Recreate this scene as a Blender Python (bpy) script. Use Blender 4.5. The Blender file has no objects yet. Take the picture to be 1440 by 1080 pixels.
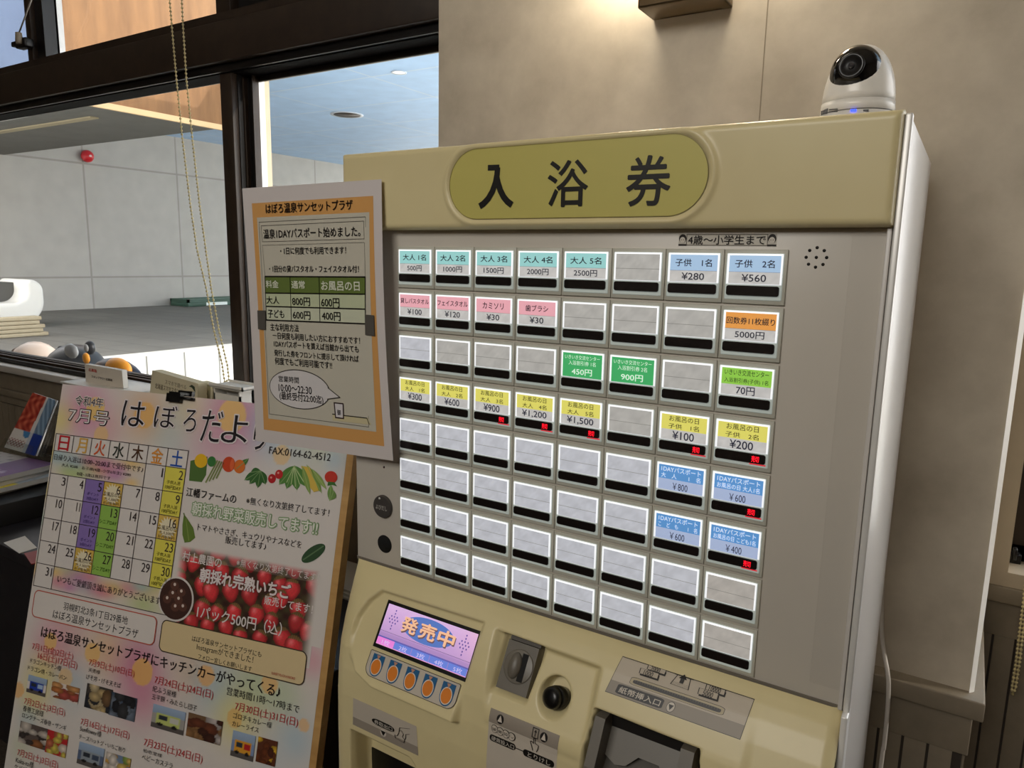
import bpy, bmesh, math, random
import numpy as np
from mathutils import Vector, Matrix

random.seed(7)
SC = bpy.context.scene
COL = SC.collection

# ------------------------------------------------------------------ camera
F = 1022.8867
CAM = np.array([0.5219, -0.6028, 1.4410])
R = np.array([[0.84632967, 0.53230592, 0.01940355],
              [0.10574228, -0.13219719, -0.98556708],
              [-0.5220581, 0.83616644, -0.16816965]])
cd = bpy.data.cameras.new('camera')
cd.sensor_width = 36.0
cd.lens = F / 1440 * 36.0
cd.clip_start = 0.02
cd.clip_end = 200
cam = bpy.data.objects.new('camera', cd)
COL.objects.link(cam)
M = Matrix(((R[0][0], -R[1][0], -R[2][0], CAM[0]),
            (R[0][1], -R[1][1], -R[2][1], CAM[1]),
            (R[0][2], -R[1][2], -R[2][2], CAM[2]),
            (0, 0, 0, 1)))
cam.matrix_world = M
SC.camera = cam

# ------------------------------------------------------------------ world, sun, room lights, exposure
SC.view_settings.view_transform = 'Standard'
SC.view_settings.look = 'None'
SC.view_settings.exposure = 0.0
SC.view_settings.gamma = 1.0
SC.view_settings.use_curve_mapping = False
SKY_STRENGTH = 4.2
SUN_STRENGTH = 2.6
ROOM_LAMP = 18.5
w = bpy.data.worlds.new('daylight')
SC.world = w
w.use_nodes = True
bgn = w.node_tree.nodes['Background']
bgn.inputs[0].default_value = (1.0, 0.985, 0.965, 1)
bgn.inputs[1].default_value = SKY_STRENGTH
sl = bpy.data.lights.new('sun', 'SUN')
sl.energy = SUN_STRENGTH
sl.angle = math.radians(0.6)
sl.color = (1.0, 0.93, 0.82)
so = bpy.data.objects.new('sun', sl)
COL.objects.link(so)
so.location = (8, 4, 6)
so.rotation_euler = Vector((-0.95, -0.20, -0.30)).to_track_quat('-Z', 'Y').to_euler()


def area(name, loc, target, sx, sy, energy, color):
    l = bpy.data.lights.new(name, 'AREA')
    l.shape = 'RECTANGLE'
    l.size = sx
    l.size_y = sy
    l.energy = energy
    l.color = color
    o = bpy.data.objects.new(name, l)
    COL.objects.link(o)
    o.location = loc
    o.rotation_euler = (Vector(target) - Vector(loc)).to_track_quat('-Z', 'Y').to_euler()
    return o


area('ceiling_panel_light', (0.05, -2.0, 2.45), (0.2, 0.3, 1.4), 1.2, 0.6, ROOM_LAMP, (1.0, 0.965, 0.90))
area('ceiling_panel_light', (0.2, -3.3, 2.74), (0.2, -3.3, 0), 1.2, 0.6, ROOM_LAMP * 0.5, (1.0, 0.965, 0.90))


# ------------------------------------------------------------------ helpers: picture point -> place
def ray(x, y):
    d = R.T @ np.array([(x - 720) / F, (y - 540) / F, 1.0])
    return d / np.linalg.norm(d)


def at_y(x, y, yy):
    d = ray(x, y)
    return CAM + d * (yy - CAM[1]) / d[1]


def at_x(x, y, xx):
    d = ray(x, y)
    return CAM + d * (xx - CAM[0]) / d[0]


def at_z(x, y, zz):
    d = ray(x, y)
    return CAM + d * (zz - CAM[2]) / d[2]


def lin(c):
    o = []
    for v in c[:3]:
        v = max(0.0, v / 255.0)
        o.append(v / 12.92 if v <= 0.04045 else ((v + 0.055) / 1.055) ** 2.4)
    return tuple(o)


# ------------------------------------------------------------------ materials
MATS = {}


def mat(name, c, rough=0.5, metal=0.0, em=None, es=0.0, spec=0.5, coat=0.0):
    if name in MATS:
        return MATS[name]
    m = bpy.data.materials.new(name)
    m.use_nodes = True
    b = m.node_tree.nodes['Principled BSDF']
    b.inputs['Base Color'].default_value = (*lin(c), 1)
    b.inputs['Roughness'].default_value = rough
    b.inputs['Metallic'].default_value = metal
    b.inputs['Specular IOR Level'].default_value = spec
    b.inputs['Coat Weight'].default_value = coat
    if em:
        b.inputs['Emission Color'].default_value = (*lin(em), 1)
        b.inputs['Emission Strength'].default_value = es
    MATS[name] = m
    return m


def noisy(name, c1, c2, scale=8.0, rough=0.6, detail=6.0, stretch=(1, 1, 1), bump=0.0, lo=0.35, hi=0.65, spec=0.4, bscale=None):
    """principled with a two-tone noise mottling in object space"""
    m = mat(name, c1, rough, spec=spec)
    nt = m.node_tree
    b = nt.nodes['Principled BSDF']
    tc = nt.nodes.new('ShaderNodeTexCoord')
    mp = nt.nodes.new('ShaderNodeMapping')
    mp.inputs['Scale'].default_value = stretch
    n = nt.nodes.new('ShaderNodeTexNoise')
    n.inputs['Scale'].default_value = scale
    n.inputs['Detail'].default_value = detail
    n.inputs['Roughness'].default_value = 0.6
    cr = nt.nodes.new('ShaderNodeValToRGB')
    cr.color_ramp.elements[0].position = lo
    cr.color_ramp.elements[1].position = hi
    cr.color_ramp.elements[0].color = (*lin(c1), 1)
    cr.color_ramp.elements[1].color = (*lin(c2), 1)
    nt.links.new(tc.outputs['Object'], mp.inputs['Vector'])
    nt.links.new(mp.outputs[0], n.inputs['Vector'])
    nt.links.new(n.outputs[0], cr.inputs[0])
    nt.links.new(cr.outputs[0], b.inputs['Base Color'])
    if bump:
        bp = nt.nodes.new('ShaderNodeBump')
        bp.inputs['Strength'].default_value = bump
        bp.inputs['Distance'].default_value = 0.002
        if bscale:
            n2 = nt.nodes.new('ShaderNodeTexNoise')
            n2.inputs['Scale'].default_value = bscale
            nt.links.new(mp.outputs[0], n2.inputs['Vector'])
            nt.links.new(n2.outputs[0], bp.inputs['Height'])
        else:
            nt.links.new(n.outputs[0], bp.inputs['Height'])
        nt.links.new(bp.outputs[0], b.inputs['Normal'])
    return m


def printed(name, rough=0.55, es=0.0, coat=0.0, spec=0.4):
    """printed paper: ink colours come from the mesh's colour attribute"""
    m = mat(name, (255, 255, 255), rough, spec=spec, coat=coat)
    nt = m.node_tree
    b = nt.nodes['Principled BSDF']
    a = nt.nodes.new('ShaderNodeVertexColor')
    a.layer_name = 'ink'
    nt.links.new(a.outputs[0], b.inputs['Base Color'])
    if es:
        nt.links.new(a.outputs[0], b.inputs['Emission Color'])
        b.inputs['Emission Strength'].default_value = es
    return m


def facing(nt, base):
    """reflectance that rises towards grazing angles, the same from both sides of a thin sheet"""
    lw = nt.nodes.new('ShaderNodeLayerWeight')
    lw.inputs[0].default_value = 0.5
    pw = nt.nodes.new('ShaderNodeMath')
    pw.operation = 'POWER'
    pw.inputs[1].default_value = 5.0
    nt.links.new(lw.outputs['Facing'], pw.inputs[0])
    ma = nt.nodes.new('ShaderNodeMath')
    ma.operation = 'MULTIPLY_ADD'
    ma.inputs[1].default_value = 0.8
    ma.inputs[2].default_value = base
    nt.links.new(pw.outputs[0], ma.inputs[0])
    return ma.outputs[0]


def glassmat(name, tint=(1, 1, 1), refl=0.06):
    m = bpy.data.materials.new(name)
    m.use_nodes = True
    nt = m.node_tree
    nt.nodes.clear()
    out = nt.nodes.new('ShaderNodeOutputMaterial')
    tr = nt.nodes.new('ShaderNodeBsdfTransparent')
    tr.inputs[0].default_value = (*tint, 1)
    gl = nt.nodes.new('ShaderNodeBsdfGlossy')
    gl.inputs['Roughness'].default_value = 0.02
    mx = nt.nodes.new('ShaderNodeMixShader')
    nt.links.new(facing(nt, refl * 0.5), mx.inputs[0])
    nt.links.new(tr.outputs[0], mx.inputs[1])
    nt.links.new(gl.outputs[0], mx.inputs[2])
    nt.links.new(mx.outputs[0], out.inputs[0])
    MATS[name] = m
    return m


def wood(name, c1, c2, scale=3.0, stretch=(8, 8, 0.5), rough=0.45):
    return noisy(name, c1, c2, scale, rough, 8, stretch, 0.15, 0.3, 0.7)


def tiles(name, c1, c2, joint, bw, bh, axis='yz', mortar=0.006, rough=0.5, offs=0.0):
    """large tiles: mottled stone with joints"""
    m = mat(name, c1, rough)
    nt = m.node_tree
    b = nt.nodes['Principled BSDF']
    tc = nt.nodes.new('ShaderNodeTexCoord')
    sp = nt.nodes.new('ShaderNodeSeparateXYZ')
    cb = nt.nodes.new('ShaderNodeCombineXYZ')
    nt.links.new(tc.outputs['Object'], sp.inputs[0])
    nt.links.new(sp.outputs['XYZ'.index(axis[0].upper())], cb.inputs[0])
    nt.links.new(sp.outputs['XYZ'.index(axis[1].upper())], cb.inputs[1])
    br = nt.nodes.new('ShaderNodeTexBrick')
    br.offset = offs
    br.inputs['Scale'].default_value = 1.0
    br.inputs['Brick Width'].default_value = bw
    br.inputs['Row Height'].default_value = bh
    br.inputs['Mortar Size'].default_value = mortar
    br.inputs['Color1'].default_value = (*lin(c1), 1)
    br.inputs['Color2'].default_value = (*lin(c2), 1)
    br.inputs['Mortar'].default_value = (*lin(joint), 1)
    nt.links.new(cb.outputs[0], br.inputs['Vector'])
    n = nt.nodes.new('ShaderNodeTexNoise')
    n.inputs['Scale'].default_value = 5
    n.inputs['Detail'].default_value = 8
    nt.links.new(tc.outputs['Object'], n.inputs['Vector'])
    mr = nt.nodes.new('ShaderNodeMapRange')
    mr.inputs[3].default_value = 0.82
    mr.inputs[4].default_value = 1.12
    nt.links.new(n.outputs[0], mr.inputs[0])
    mx = nt.nodes.new('ShaderNodeMix')
    mx.data_type = 'RGBA'
    mx.blend_type = 'MULTIPLY'
    mx.inputs[0].default_value = 1.0
    nt.links.new(br.outputs[0], mx.inputs[6])
    nt.links.new(mr.outputs[0], mx.inputs[7])
    nt.links.new(mx.outputs[2], b.inputs['Base Color'])
    return m


# ------------------------------------------------------------------ mesh builder
class MB:
    def __init__(s):
        s.v = []
        s.f = []
        s.mi = []
        s.mats = []
        s.c = []
        s.sm = []

    def midx(s, m):
        if m not in s.mats:
            s.mats.append(m)
        return s.mats.index(m)

    def add(s, verts, faces, m, col=(1, 1, 1), smooth=False):
        o = len(s.v)
        s.v += [tuple(float(a) for a in p) for p in verts]
        if col is not None and len(col) == len(verts) and not isinstance(col[0], (int, float)):
            s.c += list(col)
        else:
            s.c += [col] * len(verts)
        k = s.midx(m)
        for f in faces:
            s.f.append([i + o for i in f])
            s.mi.append(k)
            s.sm.append(smooth)

    def box(s, lo, hi, m, bev=0.0, seg=2):
        if bev > 0:
            bm = bmesh.new()
            bmesh.ops.create_cube(bm, size=1.0)
            for v in bm.verts:
                v.co = Vector([(lo[i] + hi[i]) / 2 + v.co[i] * (hi[i] - lo[i]) for i in range(3)])
            bmesh.ops.bevel(bm, geom=bm.edges[:], offset=bev, segments=seg, profile=0.5, affect='EDGES')
            s.bm(bm, m, smooth=True)
            return
        x0, y0, z0 = lo
        x1, y1, z1 = hi
        s.add([(x0, y0, z0), (x1, y0, z0), (x1, y1, z0), (x0, y1, z0), (x0, y0, z1), (x1, y0, z1), (x1, y1, z1), (x0, y1, z1)],
              [(0, 3, 2, 1), (4, 5, 6, 7), (0, 1, 5, 4), (1, 2, 6, 5), (2, 3, 7, 6), (3, 0, 4, 7)], m)

    def bm(s, bm, m, smooth=False, T=None):
        bm.verts.ensure_lookup_table()
        vs = [(T @ v.co if T else v.co) for v in bm.verts]
        s.add(vs, [[v.index for v in f.verts] for f in bm.faces], m, smooth=smooth)
        bm.free()

    def prism(s, pts, off, m, smooth=False):
        """closed outline pts (3-D) extruded by vector off"""
        n = len(pts)
        P = [np.array(p, float) for p in pts]
        Q = [p + np.array(off, float) for p in P]
        s.add(P + Q, [list(range(n))[::-1], list(range(n, 2 * n))] + [[i, (i + 1) % n, n + (i + 1) % n, n + i] for i in range(n)], m, smooth=smooth)

    def lathe(s, prof, m, c=(0, 0, 0), axis=(0, 0, 1), n=32, smooth=True, cap=True):
        """prof: list of (radius, height along axis)"""
        ax = Vector(axis).normalized()
        q = Vector((0, 0, 1)).rotation_difference(ax)
        vs = []
        for r, h in prof:
            for k in range(n):
                a = 2 * math.pi * k / n
                p = q @ Vector((r * math.cos(a), r * math.sin(a), h)) + Vector(c)
                vs.append(tuple(p))
        fs = []
        for i in range(len(prof) - 1):
            for k in range(n):
                fs.append([i * n + k, i * n + (k + 1) % n, (i + 1) * n + (k + 1) % n, (i + 1) * n + k])
        if cap and prof[0][0] > 0:
            fs.append(list(range(n))[::-1])
        if cap and prof[-1][0] > 0:
            fs.append([(len(prof) - 1) * n + k for k in range(n)])
        s.add(vs, fs, m, smooth=smooth)

    def tube(s, pts, r, m, n=8):
        P = [Vector(p) for p in pts]
        vs = []
        for i, p in enumerate(P):
            t = (P[min(i + 1, len(P) - 1)] - P[max(i - 1, 0)]).normalized()
            a = t.orthogonal().normalized()
            if i == 0:
                u = a
            else:
                u = (u - t * u.dot(t)).normalized()
            b = t.cross(u)
            for k in range(n):
                g = 2 * math.pi * k / n
                vs.append(tuple(p + (u * math.cos(g) + b * math.sin(g)) * r))
        fs = []
        for i in range(len(P) - 1):
            for k in range(n):
                fs.append([i * n + k, i * n + (k + 1) % n, (i + 1) * n + (k + 1) % n, (i + 1) * n + k])
        fs.append(list(range(n))[::-1])
        fs.append([(len(P) - 1) * n + k for k in range(n)])
        s.add(vs, fs, m, smooth=True)

    def ball(s, c, r, m, sub=2, sc=(1, 1, 1), T=None):
        bm = bmesh.new()
        bmesh.ops.create_icosphere(bm, subdivisions=sub, radius=r)
        for v in bm.verts:
            v.co = Vector((v.co.x * sc[0], v.co.y * sc[1], v.co.z * sc[2]))
            if T:
                v.co = T @ v.co
            v.co += Vector(c)
        s.bm(bm, m, smooth=True)

    def build(s, name, parent=None, loc=None, ink=False, mesh_only=False):
        me = bpy.data.meshes.new(name)
        off = np.array(loc if loc is not None else (0, 0, 0), float)
        if parent is not None and loc is None:
            off = np.array(parent['_org'] if '_org' in parent else (0, 0, 0), float)
        vs = np.array(s.v, float) - off
        me.from_pydata([tuple(p) for p in vs], [], s.f)
        for m in s.mats:
            me.materials.append(m)
        me.polygons.foreach_set('material_index', s.mi)
        me.polygons.foreach_set('use_smooth', s.sm)
        if ink:
            at = me.color_attributes.new('ink', 'FLOAT_COLOR', 'POINT')
            arr = np.ones((len(s.v), 4), np.float32)
            arr[:, :3] = np.array(s.c, np.float32)
            at.data.foreach_set('color', arr.ravel())
        me.update()
        if mesh_only:
            return me
        o = bpy.data.objects.new(name, me)
        COL.objects.link(o)
        if parent is not None:
            o.parent = parent
            if '_org' in parent:
                ORG[o.name] = tuple(off)
                o['_org'] = tuple(off)
        elif loc is not None:
            o.location = loc
            o['_org'] = tuple(off)
        return o


ORG = {}


def tag(o, label=None, cat=None, group=None, kind=None):
    if label:
        o['label'] = label
    if cat:
        o['category'] = cat
    if group:
        o['group'] = group
    if kind:
        o['kind'] = kind
    return o


def thing(name, loc, label, cat, group=None):
    o = bpy.data.objects.new(name, None)
    COL.objects.link(o)
    o.location = loc
    o.empty_display_size = 0.05
    o['_org'] = tuple(float(a) for a in loc)
    return tag(o, label, cat, group)


# ------------------------------------------------------------------ lettering
_cu = bpy.data.curves.new('lettering', 'FONT')
_to = bpy.data.objects.new('lettering', _cu)
COL.objects.link(_to)
GLY = {}


def glyphs(t, bold=0.0, res=3, space=1.0):
    bold = 0.0
    k = (t, bold, res, space)
    if k in GLY:
        return GLY[k]
    _cu.body = t
    _cu.offset = bold
    _cu.resolution_u = res
    _cu.space_character = space
    dg = bpy.context.evaluated_depsgraph_get()
    dg.update()
    me = bpy.data.meshes.new_from_object(_to.evaluated_get(dg))
    v = np.array([tuple(p.co[:2]) for p in me.vertices]) if len(me.vertices) else np.zeros((0, 2))
    f = [list(p.vertices) for p in me.polygons]
    bpy.data.meshes.remove(me)
    GLY[k] = (v, f)
    return GLY[k]


class Sheet:
    """flat printed surface; local (u to the right, v up); layers lie a hair apart"""

    def __init__(s, O, U, V, m, N=None, eps=0.00022):
        s.O = np.array(O, float)
        s.U = np.array(U, float)
        s.V = np.array(V, float)
        n = np.cross(s.U, s.V)
        s.N = n / np.linalg.norm(n)
        s.m = m
        s.eps = eps
        s.mb = MB()
        s.fn = None
        s.asp = 1.0

    def P(s, u, v, l):
        if s.fn:
            return s.fn(u, v, l)
        return s.O + s.U * u + s.V * v + s.N * l * s.eps

    def uv(s, px, py):
        d = ray(px, py)
        p = CAM + d * ((s.O - CAM) @ s.N) / (d @ s.N)
        return float((p - s.O) @ s.U), float((p - s.O) @ s.V)

    def poly(s, pts, col, l=1):
        s.mb.add([s.P(u, v, l) for u, v in pts], [list(range(len(pts)))], s.m, lin(col))

    def rect(s, u0, v0, u1, v1, col, l=1, n=1):
        if n > 1:
            return s.grid(u0, v0, u1, v1, n, max(1, int(n * abs(v1 - v0) / abs(u1 - u0) + .5)), lambda a, b: col, l)
        s.poly([(u0, v0), (u1, v0), (u1, v1), (u0, v1)], col, l)

    def ell(s, u, v, ru, rv, col, l=1, n=28, a0=0.0, rot=0.0):
        c, d = math.cos(rot), math.sin(rot)
        pts = []
        for k in range(n):
            a = a0 + 2 * math.pi * k / n
            x, y = ru * math.cos(a), rv * math.sin(a)
            pts.append((u + x * c - y * d, v + x * d + y * c))
        s.poly(pts, col, l)

    def ring(s, pts, wd, col, l=1, closed=True):
        n = len(pts)
        for i in range(n if closed else n - 1):
            a = np.array(pts[i], float)
            b = np.array(pts[(i + 1) % n], float)
            d = b - a
            L = np.linalg.norm(d)
            if L < 1e-9:
                continue
            d /= L
            q = np.array([-d[1], d[0]]) * wd / 2
            e = d * wd * 0.4
            s.poly([a - e - q, b + e - q, b + e + q, a - e + q], col, l + .12 * (i % 2))

    def line(s, a, b, wd, col, l=1):
        s.ring([a, b], wd, col, l, closed=False)

    def rrect(s, u0, v0, u1, v1, r, n=6):
        pts = []
        for cx, cy, a0 in ((u1 - r, v0 + r, -90), (u1 - r, v1 - r, 0), (u0 + r, v1 - r, 90), (u0 + r, v0 + r, 180)):
            for k in range(n + 1):
                a = math.radians(a0 + 90 * k / n)
                pts.append((cx + r * math.cos(a), cy + r * math.sin(a)))
        return pts

    def grid(s, u0, v0, u1, v1, nu, nv, fn, l=1):
        vs, cs, fs = [], [], []
        for j in range(nv + 1):
            for i in range(nu + 1):
                a, b = i / nu, j / nv
                vs.append(s.P(u0 + (u1 - u0) * a, v0 + (v1 - v0) * b, l))
                cs.append(lin(fn(a, b)))
        for j in range(nv):
            for i in range(nu):
                k = j * (nu + 1) + i
                fs.append([k, k + 1, k + nu + 2, k + nu + 1])
        s.mb.add(vs, fs, s.m, cs)

    def text(s, t, u0, v0, u1, v1, col, l=2, bold=0.0, res=3, keep=False, space=1.0):
        v, f = glyphs(t, bold, res, space)
        if not len(v):
            return
        lo, hi = v.min(0), v.max(0)
        d = np.maximum(hi - lo, 1e-6)
        if keep:
            k = min((u1 - u0) / d[0], (v1 - v0) / d[1])
            sx = sy = k
            ou = (u0 + u1) / 2 - d[0] * k / 2
            ov = (v0 + v1) / 2 - d[1] * k / 2
        else:
            sx, sy = (u1 - u0) / d[0], (v1 - v0) / d[1]
            ou, ov = u0, v0
        # heavier strokes: the letter is laid down several times, a hair apart
        e = max(0.0, bold)
        shifts = [(0, 0)] if e < .004 else [(-e, 0), (e, 0), (0, -e), (0, e)] if e < .03 else [(e * math.cos(k * math.pi / 5), e * math.sin(k * math.pi / 5)) for k in range(10)] + [(0, 0)]
        for n_, (ex, ey) in enumerate(shifts):
            s.mb.add([s.P(ou + (p[0] - lo[0] + ex) * sx, ov + (p[1] - lo[1] + ey) * sy, l + .09 * n_) for p in v], f, s.m, lin(col))

    def tpx(s, t, bl, tr, col, l=2, bold=0.0, auto=False, **k):
        a, b = s.uv(*bl), s.uv(*tr)
        v0, v1 = a[1], b[1]
        if auto:                              # keep the letters' own proportions, centred between the two points
            v, f = glyphs(t, bold)
            d = v.max(0) - v.min(0)
            h = (b[0] - a[0]) * d[1] / d[0] * auto * s.asp
            c = (v0 + v1) / 2
            v0, v1 = c - h / 2, c + h / 2
        s.text(t, a[0], v0, b[0], v1, col, l, bold, **k)


def mixc(a, b, t):
    return tuple(a[i] + (b[i] - a[i]) * t for i in range(3))


# ================================================================== the room
WY = 0.55                                   # inner face of the window wall
plaster = noisy('mottled_plaster', (172, 161, 143), (204, 193, 174), 11, 0.62, 9, (1, 1, 1), 0.12, 0.3, 0.72)
paint = mat('brown_wall_paint', (140, 124, 104), 0.6)
wains = noisy('grey_brown_wainscot', (128, 117, 100), (140, 128, 110), 20, 0.5)
wains_d = mat('wainscot_groove', (58, 50, 42), 0.8)
darkwood = noisy('dark_brown_frame', (44, 34, 27), (54, 42, 33), 30, 0.42, 4, (1, 1, 1), 0, 0.3, 0.7)
darkmetal = mat('black_channel', (16, 13, 12), 0.4)
alu = mat('pale_aluminium', (228, 226, 222), 0.35, 0.2)
carpet = noisy('brown_carpet', (74, 64, 55), (94, 82, 70), 160, 0.95, 4, (1, 1, 1), 0.3)
ceilm = mat('beige_ceiling', (190, 180, 164), 0.8)
glass = glassmat('window_glass')


def structure(name, mb, **k):
    o = mb.build(name, **k)
    o['kind'] = 'structure'
    return o


RX0, RX1, RY0, RZ = -4.5, 2.6, -4.2, 2.8
b = MB(); b.box((RX0 - .12, RY0 - .12, -.12), (RX1 + .12, WY + .14, 0), carpet); structure('floor', b)
b = MB(); b.box((RX0 - .12, RY0 - .12, RZ), (RX1 + .12, WY + .14, RZ + .12), ceilm); structure('ceiling', b)
b = MB(); b.box((RX0 - .12, RY0, 0), (RX0, WY, RZ), paint); structure('wall_left', b)
b = MB(); b.box((RX1, RY0, 0), (RX1 + .12, WY, RZ), paint); structure('wall_right', b)
b = MB(); b.box((RX0 - .12, RY0 - .12, 0), (RX1 + .12, RY0, RZ), paint); structure('wall_back', b)

SILL = 1.088
TB, TT = 1.8525, 1.985                       # transom between lower and upper windows
PX0, PX1, PY = -0.1803, 0.5672, 0.30        # projecting pillar
OPX = 0.6026                                # left edge of the right-hand window opening
WL = -3.2
b = MB()
b.box((RX0, WY, 0), (WL, WY + .12, RZ), paint)
b.box((WL, WY, 0), (PX0, WY + .12, SILL - .02), wains)
b.box((WL, WY, 2.55), (PX0, WY + .12, RZ), paint)
b.box((PX1, WY, 0), (OPX, WY + .12, RZ), plaster)
b.box((OPX, WY, 0), (RX1, WY + .12, 1.030), plaster)
b.box((OPX, WY, 2.35), (RX1, WY + .12, RZ), plaster)
b.box((2.42, WY, 1.03), (RX1, WY + .12, 2.35), plaster)
structure('wall_front', b)

# projecting pillar box the machine stands against
b = MB()
b.box((PX0, PY, 0), (PX1, WY + .12, RZ), plaster)
structure('wall_pillar', b)
b = MB()
b.prism([(PX1 - .0012, PY - .0040, .9775), (PX1 + .0036, PY + .0020, .9775), (PX1 - .0012, PY + .0020, .9775)], (0, 0, RZ - .9775), mat('white_corner_bead', (244, 242, 238), .3))
structure('trim_1', b)                      # bright corner bead
b = MB(); b.box((0.2903, PY - .0006, 0.985), (0.2912, PY, RZ), mat('wallpaper_seam', (140, 127, 108), .8)); structure('trim_2', b)
# ledge, frieze and boarded dado round the pillar
b = MB(); b.box((PX0 - .014, PY - .020, .955), (PX1 + .0142, WY, .9775), wains, .002); structure('trim_3', b)
b = MB(); b.box((PX0 - .004, PY - .009, .905), (PX1 + .005, WY, .955), wains, .001); structure('trim_4', b)


def planks(x0, x1, y, z0, z1, wd, name):
    b = MB()
    b.box((x0, y, z0), (x1, y + .004, z1), wains_d)
    x = x0
    while x < x1 - .01:
        b.box((x + .0015, y - .004, z0), (min(x + wd - .0015, x1), y + .001, z1), wains)
        x += wd
    return structure(name, b)


planks(PX0, PX1, PY - .004, .09, .905, .0255, 'trim_5')
b = MB()
x, n = PX1, 0
b.box((PX1, PY, .09), (PX1 + .003, WY, .905), wains)
structure('trim_6', b)
# right wall: ledge, frieze, boards
b = MB(); b.box((PX1, WY - .016, .9956), (RX1, WY, 1.019), wains, .002); structure('trim_7', b)
b = MB(); b.box((PX1, WY - .006, .945), (RX1, WY, .9956), wains); structure('trim_8', b)
planks(PX1 + .003, 1.6, WY - .004, .09, .945, .026, 'trim_9')
# casing round the right window and its dark frame
cas = noisy('beige_casing', (178, 164, 143), (190, 176, 154), 12, .5)
b = MB()
b.box((PX1 + .001, WY - .012, 1.019), (OPX, WY, 2.35), cas)
b.box((OPX, WY - .012, 1.019), (2.42, WY + .10, 1.039), cas)
structure('trim_10', b)
b = MB()
b.box((OPX, WY + .045, 1.039), (OPX + .02, WY + .11, 2.35), darkwood)
b.box((OPX, WY + .045, 1.039), (2.42, WY + .11, 1.062), darkwood)
b.box((OPX, WY + .045, 2.32), (2.42, WY + .11, 2.35), darkwood)
b.box((2.38, WY + .045, 1.039), (2.42, WY + .11, 2.35), darkwood)
w3 = structure('window_3', b)
b = MB(); b.box((OPX + .02, WY + .075, 1.062), (2.38, WY + .079, 2.32), glass); g = b.build('glass_pane', w3)
b = MB()
p = at_y(1424, 778, WY + .04)
b.box((p[0] - .004, WY + .03, p[2] - .012), (p[0] + .010, WY + .046, p[2] + .002), darkmetal, .001)
b.box((p[0] - .001, WY + .022, p[2] - .004), (p[0] + .004, WY + .034, p[2] + .012), darkmetal, .001)
b.build('window_latch', w3)

# ---- big dark-framed windows on the left
def X_(px, py, y=WY):
    return float(at_y(px, py, y)[0])


xa, xb = X_(315, 200), X_(331, 200)
BK = WY + .05                               # back of the frames
xc = X_(361, 200, BK)
# horizontal members
b = MB()
b.box((WL, WY - .03, 1.872), (PX0, BK, TT - .028), darkwood, .002)
b.box((WL, WY - .012, 1.855), (PX0, BK, 1.874), darkmetal)
b.box((WL, WY - .004, TB), (PX0, BK, TB + .016), mat('matt_black_reveal', (15, 12, 11), .9, spec=.1))
b.box((WL, WY - .006, TT - .030), (PX0, BK, TT), darkwood)
structure('trim_11', b)
b = MB()
b.box((WL, BK - .0015, TB - .0012), (xa, BK, TB), mat('grey_aluminium', (150, 146, 140), .4, .3))
b.box((xc, BK - .002, TB - .012), (PX0, BK, TB), darkwood)
b.box((xc, BK - .004, TB - .014), (PX0, BK, TB - .012), MATS['grey_aluminium'])
structure('trim_12', b)
# sill: pale ledge, dark tracks
b = MB()
b.box((WL, WY - .035, SILL - .045), (PX0, WY + .02, SILL - .022), mat('pale_sill', (196, 190, 182), .45), .003)
structure('trim_13', b)
b = MB()
b.box((WL, WY + .0, SILL - .022), (PX0, WY + .10, SILL - .008), darkmetal)
b.box((WL, WY + .012, SILL - .010), (PX0, WY + .022, SILL), darkwood)
b.box((WL, WY + .04, SILL - .010), (PX0, WY + .05, SILL + .004), darkmetal)
structure('trim_14', b)
# dado under the sill, left
b = MB(); b.box((WL, WY - .016, .955), (PX0 - .014, WY, .978), wains, .002); structure('trim_15', b)
planks(WL, PX0 - .004, WY - .004, .09, .925, .045, 'trim_16')


def sash(name, x0, x1, z0, z1, fr, jamb_left=False, y=WY + .030):
    """one dark sash with its pane"""
    b = MB()
    b.box((x0, y, z0), (x0 + fr, y + .018, z1), darkwood)
    b.box((x1 - fr, y, z0), (x1, y + .018, z1), darkwood)
    b.box((x0, y, z0), (x1, y + .018, z0 + fr * .3), darkwood)
    o = structure(name, b)
    g = MB()
    g.box((x0 + fr * .9, y + .012, z0 + .003), (x1 - fr * .9, y + .016, z1 - .003), glass)
    g.build('glass_pane', o)
    return o


s1 = sash('window_1', WL, xa + .002, SILL, TB, .006)
# post between the two lower windows, with its stepped channels and pale edges
b = MB()
b.box((xa, WY - .004, SILL - .02), (xb, WY + .012, TB + .01), darkwood, .001)
b.box((xb - .004, WY + .004, SILL - .02), (X_(335, 200, WY + .012), WY + .012, TB + .01), mat('post_edge_highlight', (112, 98, 84), .35, .4))  # lighter brown strip paints the highlight along the post's edge
b.box((xa + .004, WY + .012, SILL - .02), (X_(344, 200, WY + .024), WY + .024, TB + .01), darkmetal)
b.box((xa + .004, WY + .024, SILL - .02), (X_(351, 200, WY + .034), WY + .034, TB + .01), darkwood)
b.box((xa + .004, WY + .034, SILL - .02), (xc, BK, TB + .01), darkmetal)
structure('trim_17', b)
def depth_for(px, X, py=200):
    """how deep a face at X reaches when its back edge shows at picture column px"""
    lo, hi = WY, WY + 1.5
    for _ in range(40):
        m_ = (lo + hi) / 2
        if float(at_y(px, py, m_)[0]) > X:
            lo = m_
        else:
            hi = m_
    return lo


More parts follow.
